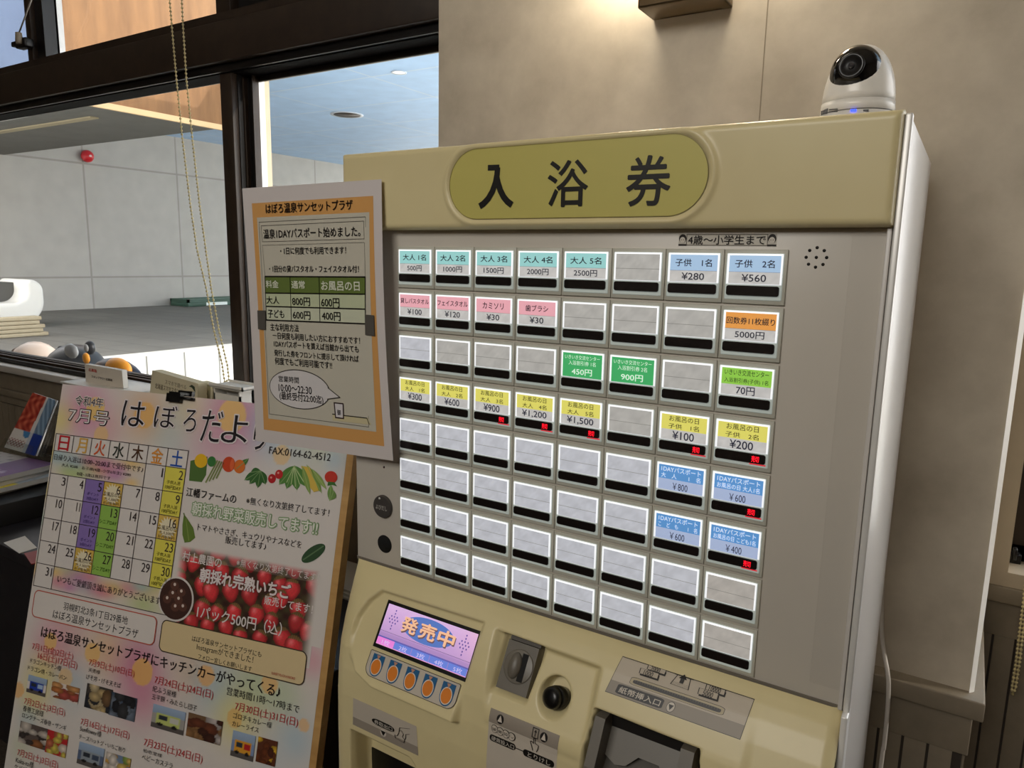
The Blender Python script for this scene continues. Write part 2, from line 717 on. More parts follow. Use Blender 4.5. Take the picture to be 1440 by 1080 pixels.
x1_ = X_(367, 200, BK)
d1 = depth_for(374.5, x1_)
b = MB()
b.box((xc, BK - .006, SILL), (x1_, BK, TB), mat('grey_seal', (150, 146, 140), .5))
b.box((xc, BK, SILL - .1), (x1_, d1, TB + .05), alu)
structure('trim_18', b)
d2 = depth_for(381.5, x1_)
b = MB()
b.box((xc, d1, SILL - .1), (x1_ - .0005, d2, TB + .05), mat('outer_beige_jamb', (200, 184, 158), .6))
structure('trim_19', b)
x2_ = x1_
xj = x2_
s2 = sash('window_2', xj, PX0, SILL, TB, .002)
# upper row
u1, u2 = X_(47, 60), X_(58, 60)
v1, v2 = X_(306, 20), X_(326, 20)
b = MB()
b.box((X_(40, 60), WY - .004, TT), (u1, BK, 2.55), darkwood, .001)
b.box((u1, WY + .01, TT), (u2, BK, 2.55), darkmetal)
b.box((v1, WY - .004, TT), (v2, BK, 2.55), darkwood, .001)
b.box((v2, WY + .02, TT), (X_(368, 8), BK, 2.55), darkmetal)
structure('trim_20', b)
b = MB()
xu = X_(64, 60, BK)
b.box((u2, BK - .006, TT), (xu, BK, 2.6), MATS['grey_seal'])
b.box((u2, BK, TT - .1), (xu, depth_for(72, xu, 60), 2.7), alu)
xv = X_(371, 5, BK)
b.box((xv - .02, BK - .006, TT), (xv, BK, 2.6), MATS['grey_seal'])
b.box((xv - .02, BK, TT - .1), (xv, depth_for(379, xv, 5), 2.7), alu)
structure('trim_21', b)
sash('window_4', WL, X_(40, 60), TT, 2.55, .006)
sash('window_5', xu, v1, TT, 2.55, .004)
sash('window_6', xv, PX0, TT, 2.55, .004)

# ================================================================== the ticket machine
MX0, MX1 = -0.0715, 0.4735
cream = noisy('yellowed_cream_plastic', (214, 199, 152), (220, 206, 160), 9, 0.34, 3, (1, 1, 1), 0, .3, .7)
whitep = noisy('off_white_steel', (200, 193, 182), (206, 199, 188), 6, 0.30, 3, (1, 1, 1), 0, .3, .7)
sidewhite = mat('white_side_steel', (208, 203, 197), 0.32)
grey_module = mat('grey_button_module', (192, 190, 177), 0.45)
clearp = mat('frosted_clear_cap', (205, 214, 208), 0.22, spec=.6, em=(215, 228, 222), es=.17)
rimlit = mat('backlit_cap_edge', (240, 242, 242), 0.3, em=(246, 250, 255), es=.70)
blackwin = mat('black_status_window', (26, 21, 20), 0.25)
redglow = mat('red_led', (120, 0, 8), .4, em=(255, 20, 40), es=1.6)
backlit = printed('backlit_label_card', .5, .58)
sticker = printed('printed_sticker', .4)
blackpl = mat('black_plastic', (14, 13, 13), 0.3)
greypl = mat('grey_moulded_plastic', (104, 98, 88), 0.42)
dgreypl = mat('dark_grey_moulded_plastic', (78, 72, 64), 0.5)

vm = thing('ticket_vending_machine', (0.2, 0.12, 0.0),
           'cream and white bath ticket vending machine with backlit buttons standing against the beige pillar', 'ticket machine')

b = MB()
b.box((MX0, .006, .015), (MX1, .262, 1.5475), sidewhite, .0035)
cab = b.build('cabinet', vm)
b = MB()
b.box((MX1 - .0045, -.004, 1.086), (MX1 + .0005, .004, 1.548), alu, .0012)
b.box((MX1 - .0085, -.003, 1.086), (MX1 - .0052, .004, 1.4695), sidewhite, .0006)
b.box((MX1 - .0045, -.012, .02), (MX1 + .0005, .007, 1.0865), alu, .0012)
tag(b.build('edge_trim', vm), 'bright metal edge strip')
# panel
b = MB()
b.box((MX0 + .001, .0030, 1.0845), (MX1 - .004, .012, 1.4700), whitep, .0012)
b.box((MX0 + .001, .0018, 1.0835), (MX1 - .004, .006, 1.0870), mat('grey_joint', (120, 112, 100), .5))
b.build('button_panel', vm)
# header with an oval recess round the sign
HX0, HX1, HZ0, HZ1, HY = MX0 + .001, MX1 - .0047, 1.4697, 1.5500, -.012


def at_h(px, py):
    return at_y(px, py, HY)


oL, oR = at_h(632, 252), at_h(997, 250)
oT, oB = at_h(815, 197), at_h(815, 307)
ocx, ocz = (oL[0] + oR[0]) / 2, (oT[2] + oB[2]) / 2
ohw, ohh = (oR[0] - oL[0]) / 2, (oT[2] - oB[2]) / 2


def pill_sd(X, Z, hw, hh):
    dx = np.maximum(np.abs(X - ocx) - (hw - hh), 0)
    return np.sqrt(dx ** 2 + (Z - ocz) ** 2) - hh


nx, nz = 300, 60
xs = np.linspace(HX0, HX1, nx)
zs = np.linspace(HZ0, HZ1, nz)
Xg, Zg = np.meshgrid(xs, zs)
ed = np.minimum(np.minimum(Xg - HX0, HX1 - Xg), np.minimum(Zg - HZ0, HZ1 - Zg))
er = .006
yy = HY + np.where(ed < er, er - np.sqrt(np.maximum(er ** 2 - (er - ed) ** 2, 0)), 0)
sd = pill_sd(Xg, Zg, ohw, ohh)
yy = yy - .0022 * np.exp(-((sd - .004) / .0028) ** 2) + .0025 * np.clip((-sd) / .002, 0, 1)
vs = [(Xg[j, i], yy[j, i], Zg[j, i]) for j in range(nz) for i in range(nx)]
fs = [[j * nx + i, j * nx + i + 1, (j + 1) * nx + i + 1, (j + 1) * nx + i] for j in range(nz - 1) for i in range(nx - 1)]
b = MB()
b.add(vs, fs, cream, smooth=True)
# back rim so the shell is closed
rim = [(j * nx) for j in range(nz)]
loop = [i for i in range(nx)] + [j * nx + nx - 1 for j in range(1, nz)] + [(nz - 1) * nx + i for i in range(nx - 2, -1, -1)] + [j * nx for j in range(nz - 2, 0, -1)]
o0 = len(b.v)
bk = [(vs[k][0], .02, vs[k][2]) for k in loop]
n = len(loop)
b.v += bk
b.c += [(1, 1, 1)] * n
for k in range(n):
    b.f.append([loop[(k + 1) % n], loop[k], o0 + k, o0 + (k + 1) % n]); b.mi.append(0); b.sm.append(True)
b.f.append(list(range(o0, o0 + n))); b.mi.append(0); b.sm.append(False)
hd = b.build('header_panel', vm)
sg = Sheet((ocx, HY - .0004, ocz), (1, 0, 0), (0, 0, 1), sticker)
pill = sg.rrect(-ohw + .0008, -ohh + .0008, ohw - .0008, ohh - .0008, ohh - .001, 14)
sg.poly(pill, (196, 186, 104), 0)
sg.ring(pill, .0006, (150, 138, 76), 1)
for t, bl, tr in (('浴', (770, 291), (828, 224)), ('券', (880, 290), (945, 217))):
    sg.tpx(t, bl, tr, (20, 18, 14), 2, .012, res=6)


def zs(x, y):
    return sg.uv(600 + x * .29167, 180 + y * .29167)


def stroke(pts, w0, l):
    q_ = [np.array(zs(*p)) for p in pts]
    L_, R_ = [], []
    for i_ in range(len(q_)):
        t_ = q_[min(i_ + 1, len(q_) - 1)] - q_[max(i_ - 1, 0)]
        t_ = t_ / np.linalg.norm(t_)
        n_ = np.array([-t_[1], t_[0]]) * w0 / 2
        L_.append(q_[i_] + n_)
        R_.append(q_[i_] - n_)
    for i_ in range(len(q_) - 1):
        sg.poly([R_[i_], R_[i_ + 1], L_[i_ + 1], L_[i_]], (20, 18, 14), l)


stroke([(296, 192), (351, 190)], .0052, 2)
stroke([(343, 190), (340, 225), (333, 262), (318, 305), (298, 340), (276, 364), (256, 378)], .0060, 2.2)
stroke([(338, 236), (345, 265), (356, 300), (372, 332), (390, 354), (412, 371)], .0062, 3)
sp = sg.mb.build('sign_plate', hd, ink=True)
tag(sp, 'oval yellow sign plate with three large black characters')
# small scuffs on the header are left to the plastic's own mottling

# age sticker, speaker holes, red dot, call button, sensor hole
st = Sheet((0, .0028, 1.45), (1, 0, 0), (0, 0, 1), sticker)
a0, a1 = st.uv(954, 345.5), st.uv(1093, 328.5)
st.rect(a0[0], a0[1], a1[0], a1[1], (206, 200, 188), 0)
wd = .0006
st.ring([(a0[0] + .007, a0[1] + .0006), (a1[0] - .007, a0[1] + .0006), (a1[0] - .007, a1[1] - .0006), (a0[0] + .007, a1[1] - .0006)], .0004, (60, 50, 44), 1)
st.text('4歳～小学生まで', a0[0] + .0084, a0[1] + .0012, a1[0] - .0084, a1[1] - .0012, (20, 14, 12), 2, .012)
for k, u in enumerate((a0[0] + .0035, a1[0] - .0035)):
    vc = (a0[1] + a1[1]) / 2
    st.ell(u, vc + .001, .0032, .0036, (30, 24, 20), 1)
    st.ell(u, vc - .0003, .0023, .0026, (214, 206, 194), 2)
    st.rect(u - .0035, a0[1], u + .0035, a0[1] + .0014, (40, 34, 30), 1)
    for s in (-1, 1):
        st.ell(u + s * .0009, vc, .0003, .0004, (30, 24, 20), 3, 8)
tag(st.mb.build('age_sticker', vm, ink=True), 'printed age sticker above the children buttons')

b = MB()
spc = at_y(1148, 362, .003)
for k in range(9):
    a = 2 * math.pi * k / 8
    r = .0074 if k < 8 else 0
    b.lathe([(.00125, 0), (.00125, .0012)], blackpl, (spc[0] + r * math.cos(a), .0028, spc[2] + r * math.sin(a)), (0, 1, 0), 12)
tag(b.build('speaker_holes', vm), 'ring of black speaker holes')
b = MB()
p = at_y(540, 657, .003)
b.lathe([(.0013, 0), (.0013, .001)], mat('red_dot', (120, 30, 26), .5), (p[0], .0026, p[2]), (0, 1, 0), 12)
b.lathe([(.0010, 0), (.0010, .001)], blackpl, (p[0] + .0003, .0024, p[2] + .0005), (0, 1, 0), 12)
b.build('screw_hole', vm)
b = MB()
p = at_y(539, 712, .002)
b.lathe([(.0128, .004), (.0134, .003), (.0134, 0)][::-1], mat('charcoal_tag', (66, 62, 60), .5), (p[0], .0032, p[2]), (0, -1, 0), 32, False)
b.lathe([(.0013, 0), (.0013, .0006)], alu, (p[0] - .003, -.0008, p[2] + .0098), (0, -1, 0), 12)
cb = b.build('call_button', vm)
tag(cb, 'round charcoal call button with white lettering')
s_ = Sheet((p[0], -.0011, p[2]), (1, 0, 0), (0, 0, 1), sticker)
s_.text('よびだし', -.0085, -.0035, .0085, .0022, (215, 210, 200), 1)
s_.mb.build('call_lettering', cb, ink=True)
b = MB()
p = at_y(541, 765, .003)
b.lathe([(.0108, 0), (.0108, .0010)], mat('black_hole', (4, 4, 5), .9), (p[0], .0028, p[2]), (0, 1, 0), 32)
b.build('sensor_hole', vm)
# clear film along the right side of the panel
cf = bpy.data.materials.new('clear_film'); cf.use_nodes = True
nt = cf.node_tree; nt.nodes.clear()
out = nt.nodes.new('ShaderNodeOutputMaterial'); tr = nt.nodes.new('ShaderNodeBsdfTransparent'); gl = nt.nodes.new('ShaderNodeBsdfGlossy')
gl.inputs['Roughness'].default_value = .12
tr.inputs[0].default_value = (1, 1, 1, 1)
mx = nt.nodes.new('ShaderNodeMixShader')
nt.links.new(facing(nt, .04), mx.inputs[0]); nt.links.new(tr.outputs[0], mx.inputs[1]); nt.links.new(gl.outputs[0], mx.inputs[2]); nt.links.new(mx.outputs[0], out.inputs[0])
b = MB()
f0, f1 = at_y(1199, 330, .002), at_y(1248, 330, .002)
b.box((f0[0], .0022, 1.10), (f1[0], .0036, f0[2]), cf)
b.build('clear_film', vm)

# ---------------------------------------------------------------- 64 selection buttons
GX, GZ = 0.05, 0.04579314
TEAL, PINK, BLU, ORA, GRN, LIM, YEL, ROY = (150, 206, 206), (230, 168, 180), (164, 194, 226), (226, 154, 76), (66, 170, 102), (142, 200, 76), (222, 216, 106), (92, 148, 208)
WHT = (196, 194, 192)


def two(band, l1, price, redled=False, split=.0128):
    return dict(kind='two', band=band, l1=l1, price=price, red=redled, split=split)


ROWS = [
    [two(TEAL, '大人 1名', '500円'), two(TEAL, '大人 2名', '1000円'), two(TEAL, '大人 3名', '1500円'), two(TEAL, '大人 4名', '2000円'), two(TEAL, '大人 5名', '2500円'), None, two(BLU, '子供　1名', '¥280'), two(BLU, '子供　2名', '¥560')],
    [two(PINK, '貸しバスタオル', '¥100'), two(PINK, 'フェイスタオル', '¥120'), two(PINK, 'カミソリ', '¥30'), two(PINK, '歯ブラシ', '¥30'), None, None, None, two(ORA, '回数券11枚綴り', '5000円')],
    [None, None, None, None, dict(kind='green', l1='いきいき交流センター', l2='入浴割引券 1名', price='450円'), dict(kind='green', l1='いきいき交流センター', l2='入浴割引券 2名', price='900円'), None, dict(kind='three', band=LIM, l1='いきいき交流センター', l2='入浴割引券(子供) 1名', price='70円', red=False, ink=(40, 60, 30), tall=.0135)],
    [dict(kind='three', band=YEL, l1='お風呂の日', l2='大人　%d名' % (i + 1), price=pz, red=i > 1, ink=(40, 38, 26), tall=.0132) for i, pz in enumerate(('¥300', '¥600', '¥900', '¥1,200', '¥1,500'))] + [None] +
    [dict(kind='three', band=YEL, l1='お風呂の日', l2='子供　%d名' % (i + 1), price=pz, red=True, ink=(40, 38, 26), tall=.0132) for i, pz in enumerate(('¥100', '¥200'))],
    [None] * 6 + [dict(kind='three', band=ROY, l1='1DAYパスポート', l2='大　人　　1　名', price='￥800', red=False, ink=(226, 236, 246), tall=.0125, thin=True), dict(kind='three', band=ROY, l1='1DAYパスポート', l2='お風呂の日 大人1名', price='￥600', red=True, ink=(226, 236, 246), tall=.0125, thin=True)],
    [None] * 6 + [dict(kind='three', band=ROY, l1='1DAYパスポート', l2='こ　ど　も　　1　名', price='￥600', red=False, ink=(226, 236, 246), tall=.0125, thin=True), dict(kind='three', band=ROY, l1='1DAYパスポート', l2='お風呂の日 こども1名', price='￥400', red=True, ink=(226, 236, 246), tall=.0125, thin=True)],
    [None] * 8, [None] * 8]

# shared meshes, local origin = top left corner of the cap's front
BW, BH, WZ = .0448, .0372, .0252            # cap width, height, where the black window starts
b = MB()
b.box((-.0023, .0006, -.0405), (.0472, .0055, .0030), grey_module, .0005)
b.box((-.0005, -.0004, -BH), (BW, .002, 0), clearp, .0009)
b.box((.0005, -.0010, -WZ + .0004), (BW - .0006, .001, -.0004), rimlit, .0004)
cap_me = b.build('selection_button', mesh_only=True)
b = MB()
bm = bmesh.new()
pts = [(.0010 + .0012 * (1 - math.cos(a)), -.0262 - .0 - .0038 + .0036 * math.sin(a)) for a in np.linspace(math.pi / 2, -math.pi / 2, 9)] if False else None
bm.free()
rr = Sheet((0, 0, 0), (1, 0, 0), (0, 0, 1), blackwin)
pp = rr.rrect(.0012, -.0338, .0428, -.0258, .0018, 5)
b.prism([(u, -.0016, v) for u, v in pp], (0, .002, 0), blackwin)
win_me = b.build('status_window', mesh_only=True)
LU0, LU1, LV0, LV1 = .0024, .0428, -.0243, -.0018
LW, LH = LU1 - LU0, LV1 - LV0
cards = {}
for r in range(8):
    for c in range(8):
        spec = ROWS[r][c]
        org = np.array([c * GX, 0, 1.45 - r * GZ])
        o = bpy.data.objects.new('selection_button', cap_me)
        COL.objects.link(o)
        o.parent = vm
        loc = org - np.array(vm['_org'])
        o.location = loc
        s = Sheet((0, -.0012, 0), (1, 0, 0), (0, 0, 1), backlit, eps=.00012)
        warm = r < 4 or c == 7
        tone = (172, 171, 168) if r in (0, 1) or (r < 4 and c > 0) else (188, 191, 200)
        if spec is not None:
            tone = (192, 191, 190)
        if c == 7 and r > 5:
            tone = (172, 168, 163)
        rg = random.Random(r * 8 + c)
        ph = rg.random() * 9

        def paperfn(a, bb, t=tone, ph=ph):
            k = 1 + .03 * math.sin(9 * a + ph) * math.sin(7 * bb + 2 * ph) + rg.uniform(-.025, .025)
            return tuple(min(255, q * k) for q in t)
        s.grid(LU0, LV0, LU1, LV1, 14, 8, paperfn, 0)
        redl = False
        if spec is None:
            if r < 8:
                vm_ = LV0 + LH * .44
                s.line((LU0, vm_), (LU1, vm_), .00032, (110, 108, 104), 1)
            lab = None
        else:
            redl = spec.get('red', False)
            if spec['kind'] == 'two':
                vs_ = LV0 + LH * .42
                s.rect(LU0, vs_, LU1, LV1, spec['band'], 1)
                s.line((LU0, vs_), (LU1, vs_), .00025, mixc(spec['band'], (60, 60, 60), .5), 2)
                n = len(spec['l1'])
                hw = min(.0185, .0031 * n)
                hh = .0062 if n < 6 else .0058
                if n >= 7:
                    hw, hh = .0192, .0056
                vc = (vs_ + LV1) / 2
                s.text(spec['l1'], (LU0 + LU1) / 2 - hw, vc - hh / 2, (LU0 + LU1) / 2 + hw, vc + hh / 2, (30, 32, 40), 3, .012)
                n = len(spec['price'])
                hw = .0021 * n + .0012
                vc = (LV0 + vs_) / 2
                s.text(spec['price'], (LU0 + LU1) / 2 - hw, vc - .0029, (LU0 + LU1) / 2 + hw, vc + .0029, (30, 30, 44), 3, .008)
            elif spec['kind'] == 'green':
                s.rect(LU0, LV0, LU1, LV1, GRN, 1)
                s.text(spec['l1'], LU0 + .0022, LV1 - .0058, LU1 - .0022, LV1 - .0018, (222, 240, 226), 3)
                s.text(spec['l2'], LU0 + .0062, LV1 - .0112, LU1 - .0062, LV1 - .0070, (222, 240, 226), 3)
                s.text(spec['price'], LU0 + .0098, LV0 + .0022, LU1 - .0098, LV0 + .0082, (226, 244, 230), 3, .01)
            else:
                vs_ = LV1 - spec['tall']
                s.rect(LU0, vs_, LU1, LV1, spec['band'], 1)
                thin = spec.get('thin')
                if thin:
                    s.rect(LU0, LV0, LU1, vs_, (168, 184, 218), 1)
                e = .0024 if thin or 'セ' in spec['l1'] else .0070
                s.text(spec['l1'], LU0 + e, LV1 - .0058, LU1 - e, LV1 - .0010, spec['ink'], 3, .004)
                e = .0024 if thin or 'セ' in spec['l1'] else .0066
                s.text(spec['l2'], LU0 + e, vs_ + .0010, LU1 - e, vs_ + .0055, spec['ink'], 3, .004)
                hw = (.0021 * len(spec['price']) + .0012) if not thin else .0068
                s.text(spec['price'], (LU0 + LU1) / 2 - hw, LV0 + .0010, (LU0 + LU1) / 2 + hw, vs_ - (.0012 if not thin else .0026), (30, 30, 50), 3, .008 if not thin else 0)
        ce = s.mb.build('label_card', mesh_only=True, ink=True)
        l = bpy.data.objects.new('label_card', ce)
        COL.objects.link(l)
        l.parent = o
        wv = bpy.data.objects.new('status_window', win_me)
        COL.objects.link(wv)
        wv.parent = o
        if spec is not None:
            txt = {'two': 'backlit button', 'green': 'backlit green button', 'three': 'backlit button'}[spec['kind']]
            o['label'] = 'backlit button marked ' + spec['l1'].replace('　', ' ') + ' ' + spec['price']
        if redl:
            g = Sheet((0, -.0017, 0), (1, 0, 0), (0, 0, 1), redglow)
            g.text('売切', .0318, -.0325, .0378, -.0273, (255, 30, 50), 1, .02)
            g.mb.prism([(.0300, -.0006, -.0352), (.0432, -.0006, -.0352), (.0432, -.0006, -.0342), (.0300, -.0006, -.0342)], (0, .0008, 0), mat('red_glow_edge', (150, 40, 50), .4, em=(255, 40, 60), es=.55))  # emissive strip imitates the red LED light spreading into the clear cap
            g.mb.build('red_led', None)
            lo = bpy.context.scene.objects[-1] if False else None
            for q in list(COL.objects):
                if q.name.startswith('red_led') and q.parent is None:
                    q.parent = o
            g2 = None

# ---------------------------------------------------------------- lower casing: one moulded shell
LX0, LX1 = -.066, MX1 - .0045
prof_z = np.array([.60, .80, .90, .95, .98, 1.005, 1.03, 1.05, 1.066, 1.076, 1.083, 1.0855])
prof_y = np.array([-.060, -.060, -.0595, -.0585, -.056, -.0515, -.042, -.0315, -.021, -.0125, -.0045, -.0005])


def SPL(z):
    return -.004 - (1.083 - z) * .6


def sst(x, w):
    t = np.clip(x / w * .5 + .5, 0, 1)
    return t * t * (3 - 2 * t)


def poly_sd(X, Z, pts):
    """signed distance to polygon, negative inside"""
    d = np.full(np.shape(X), 1e9)
    ins = np.zeros(np.shape(X), bool)
    n = len(pts)
    for i in range(n):
        ax, az = pts[i]
        bx, bz = pts[(i + 1) % n]
        ex, ez = bx - ax, bz - az
        wx, wz = X - ax, Z - az
        t = np.clip((wx * ex + wz * ez) / (ex * ex + ez * ez), 0, 1)
        d = np.minimum(d, np.hypot(wx - ex * t, wz - ez * t))
        c = ((az <= Z) & (bz > Z)) | ((bz <= Z) & (az > Z))
        with np.errstate(divide='ignore', invalid='ignore'):
            xi = ax + (Z - az) * ex / (ez if abs(ez) > 1e-12 else 1e-12)
        ins ^= c & (X < xi)
    return np.where(ins, -d, d)


POLY_A = [(-.0117, 1.0655), (.128, 1.0675), (.1262, 1.022), (.1235, .9765), (.096, .9768), (.012, .9768), (-.016, .9845), (-.029, .999), (-.0335, 1.018), (-.0325, 1.036), (-.0245, 1.053)]
POLY_B = [(.147, 1.0645), (.262, 1.0625), (.264, 1.02), (.262, .985), (.156, .985), (.152, 1.02)]
POLY_C = [(.1540, 1.0640), (.2010, 1.0634), (.1945, 1.0150), (.1560, 1.0150)]
KN = (.2228, 1.0270)
POLY_BILL = [(.2690, 1.0335), (.3655, 1.0325), (.3690, 1.010), (.3700, .93), (.262, .93), (.2650, 1.0)]
POLY_T = [(-.0235, .9080), (.060, .9080), (.0675, .9010), (.0675, .82), (-.0235, .82)]
POLY_SLOT = None


def Hf(X, Z):
    X = np.asarray(X, float)
    Z = np.asarray(Z, float)
    y = np.interp(Z, prof_z, prof_y)
    # plateau round the note slot, slightly proud of the rest
    pl = poly_sd(X, Z, [(.262, 1.09), (.405, 1.09), (.405, .70), (.262, .70)])
    y = y - .0025 * sst(-pl, .006) * np.clip((1.075 - Z) / .04, 0, 1)
    # screen pocket / wedge
    a = sst(-poly_sd(X, Z, POLY_A), .0032)
    y = y * (1 - a) + (SPL(Z) + 0.0) * a
    # coin bay
    bb = sst(-poly_sd(X, Z, POLY_B), .0045)
    tgt = np.where(Z > .995, SPL(Z) + .0015, np.minimum(y, y))
    k = np.clip((Z - .985) / .02, 0, 1)
    tgt = (SPL(Z) + .0015) * k + y * (1 - k)
    y = y * (1 - bb) + tgt * bb
    c = sst(-poly_sd(X, Z, POLY_C), .0022)
    y = y + .011 * c
    rr_ = np.hypot((X - KN[0]) / .0168, (Z - KN[1]) / .0172)
    kk = np.clip((1.06 - rr_) / .42, 0, 1)
    y = y + .016 * kk * kk * (3 - 2 * kk)
    bl = sst(-poly_sd(X, Z, POLY_BILL), .0024)
    y = y + .032 * bl
    t = sst(-poly_sd(X, Z, POLY_T), .0028)
    y = y + .030 * t
    # rounded ends
    rl, rq = .030, .010
    dl = np.clip((X - LX0) / rl, 0, 1)
    y = y * np.sqrt(np.clip(1 - (1 - dl) ** 2, 0, 1)) ** .8
    dr = np.clip((LX1 - X) / rq, 0, 1)
    y = y + (1 - np.sqrt(np.clip(1 - (1 - dr) ** 2, 0, 1))) * .010
    return np.minimum(y, .004)


def body_pt(px, py, off=0.0):
    d = ray(px, py)
    s0 = (-.14 - CAM[1]) / d[1]
    s1 = (.01 - CAM[1]) / d[1]
    ss = np.linspace(s0, s1, 900)
    P = CAM[None, :] + d[None, :] * ss[:, None]
    f = P[:, 1] - (Hf(P[:, 0], P[:, 2]) - off)
    k = int(np.argmax(f > 0))
    return P[k]


xs = np.unique(np.concatenate([np.linspace(LX0, LX0 + .03, 40), np.linspace(LX0 + .03, LX1 - .012, 330), np.linspace(LX1 - .012, LX1, 22)]))
zs = np.concatenate([[.60, .70], np.linspace(.80, 1.0855, 210)])
Xg, Zg = np.meshgrid(xs, zs)
Yg = Hf(Xg, Zg)
nx, nz = len(xs), len(zs)
b = MB()
b.add([(Xg[j, i], Yg[j, i], Zg[j, i]) for j in range(nz) for i in range(nx)],
      [[j * nx + i, j * nx + i + 1, (j + 1) * nx + i + 1, (j + 1) * nx + i] for j in range(nz - 1) for i in range(nx - 1)], cream, smooth=True)
b.box((LX0, -.058, .03), (LX1, .008, .62), cream, .004)
low = b.build('lower_casing', vm)


class Wrap(Sheet):
    """label that follows the casing: bilinear between four corners, pressed on to the shell"""

    def __init__(s, corners, m, eps=.00028, base=.0003):
        Sheet.__init__(s, (0, 0, 0), (1, 0, 0), (0, 0, 1), m, eps=eps)
        s.q = [np.array((p[0], p[2])) for p in corners]    # TL TR BR BL
        s.base = base

        def fn(u, v, l):
            tl, tr, br, bl = s.q
            p = (tl * (1 - u) + tr * u) * v + (bl * (1 - u) + br * u) * (1 - v)
            return (p[0], float(Hf(p[0], p[1])) - s.base - l * s.eps, p[1])
        s.fn = fn

    def uv(s, px, py):
        p = body_pt(px, py)
        X, Z = p[0], p[2]
        u = v = .5
        tl, tr, br, bl = s.q
        for _ in range(20):
            a = (tl * (1 - u) + tr * u)
            c = (bl * (1 - u) + br * u)
            e = a * v + c * (1 - v) - np.array((X, Z))
            du = (tr - tl) * v + (br - bl) * (1 - v)
            dv = a - c
            J = np.array([[du[0], dv[0]], [du[1], dv[1]]])
            s_ = np.linalg.solve(J, e)
            u -= s_[0]
            v -= s_[1]
        return u, v


# ---- display screen
scr = printed('lit_display', .25, .62, spec=.5)
SC0 = np.array([-.0006, float(SPL(1.0590)) - .0012, 1.0590])
sv = np.array([0, .6, 1.0]); sv /= np.linalg.norm(sv)
q = [at_y(0, 0, 0)] * 4


def s_pt(px, py):
    d = ray(px, py)
    n = np.array([0, 1, -.6])
    c = -.004 - 1.083 * .6
    return CAM + d * ((c - n @ CAM) / (n @ d))


A, B_, C_, D_ = s_pt(549, 842), s_pt(678.5, 888), s_pt(653, 957), s_pt(524, 907)
sx0, sx1 = (A[0] + D_[0]) / 2, (B_[0] + C_[0]) / 2
st_, sb_ = (A[2] + B_[2]) / 2, (C_[2] + D_[2]) / 2
S = Sheet((sx0, SPL(sb_) - .0016, sb_), (1, 0, 0), sv, scr, eps=.0001)
SWd = sx1 - sx0
SHt = (st_ - sb_) * math.sqrt(1 + .36)
b = MB()
nrm = S.N
fr_ = [S.P(u, v, 0) - nrm * .0002 for u, v in ((0, 0), (SWd, 0), (SWd, SHt), (0, SHt))]
b.prism(fr_, -nrm * .004, blackpl)
ds = b.build('display_screen', vm)
tag(ds, 'small lit colour display in a black frame')
m_ = .0045
iu0, iu1, iv0, iv1 = m_ * .7, SWd - m_ * .15, m_ * .9, SHt - m_ * .8
IW, IH = iu1 - iu0, iv1 - iv0


def scrbg(a, bb):
    c = mixc((176, 140, 196), (214, 178, 226), bb)
    c = mixc(c, (226, 176, 206), max(0, a - .8) * 3 * bb)
    if bb < .30:
        c = mixc(c, (150, 120, 180), .5)
    return c


S.grid(iu0, iv0, iu1, iv1, 24, 14, scrbg, 1)
u_ = lambda a: iu0 + IW * a
v_ = lambda a: iv0 + IH * a
S.rect(u_(0), v_(.18), u_(1), v_(.215), (98, 96, 176), 2)
S.line((u_(0), v_(.34)), (u_(1), v_(.34)), .0004, (110, 92, 140), 2)
for k in range(5):
    S.rect(u_(k / 5), v_(0), u_((k + 1) / 5 - .005), v_(.18), (228, 130, 216) if k == 0 else (104, 128, 214), 2)
    S.text('%d枚' % (k + 1), u_(k / 5 + .06), v_(.03), u_(k / 5 + .15), v_(.15), (206, 196, 240), 3)
    S.rect(u_(k / 5), v_(0), u_((k + 1) / 5 - .005), v_(.02), (226, 160, 206), 3)
S.ell(u_(.50), v_(.66), IW * .285, IH * .30, (86, 118, 190), 2, 40)
for k, ch in enumerate('発売中'):
    cx_ = .295 + .205 * k
    S.text(ch, u_(cx_ - .085 + .008), v_(.48 - .03), u_(cx_ + .085 + .008), v_(.84 - .03), (108, 84, 90), 3, .03)
    S.text(ch, u_(cx_ - .085), v_(.48), u_(cx_ + .085), v_(.84), (240, 186, 150), 4, .025)
for cx_, cz_ in ((.105, .66), (.895, .66)):
    for i, row in enumerate((1, 1, 3, 4, 3, 1, 1)):
        for j in range(row):
            S.ell(u_(cx_ + (j - (row - 1) / 2) * .032), v_(cz_ + (3 - i) * .075), .0009, .0011, (96, 74, 150), 2, 6, math.pi / 2)
so_ = S.mb.build('screen_picture', ds, ink=True)

# ---- quantity buttons strip
Q = Sheet((0, SPL(1.0) - .0012, 1.0), (1, 0, 0), sv, sticker)
c4 = [Q.uv(*p) for p in ((523, 914), (648.5, 962), (628, 992.5), (514, 940))]
qu0, qu1 = c4[0][0] - .0006, c4[1][0]
qv1 = (c4[0][1] + c4[1][1]) / 2
qv0 = qv1 - .0262
pts = [(qu0, qv1 - .001), (qu0 + .001, qv1), (qu1 - .001, qv1), (qu1, qv1 - .001)] + [(qu1 - .010 + .010 * math.cos(a), qv0 + .010 - .010 * math.sin(a)) for a in np.linspace(0, math.pi / 2, 8)] + [(qu0 + .010 - .010 * math.sin(a), qv0 + .010 - .010 * math.cos(a)) for a in np.linspace(0, math.pi / 2, 8)]
Q.poly(pts, (196, 186, 172), 0)
Q.ring(pts, .0006, (44, 36, 30), 1)
stripo = Q.mb.build('quantity_strip', vm, ink=True)
cen = [Q.uv(px, py) for px, py in ((526, 933), (551, 942.5), (576, 952.5), (602, 963), (630, 975))]
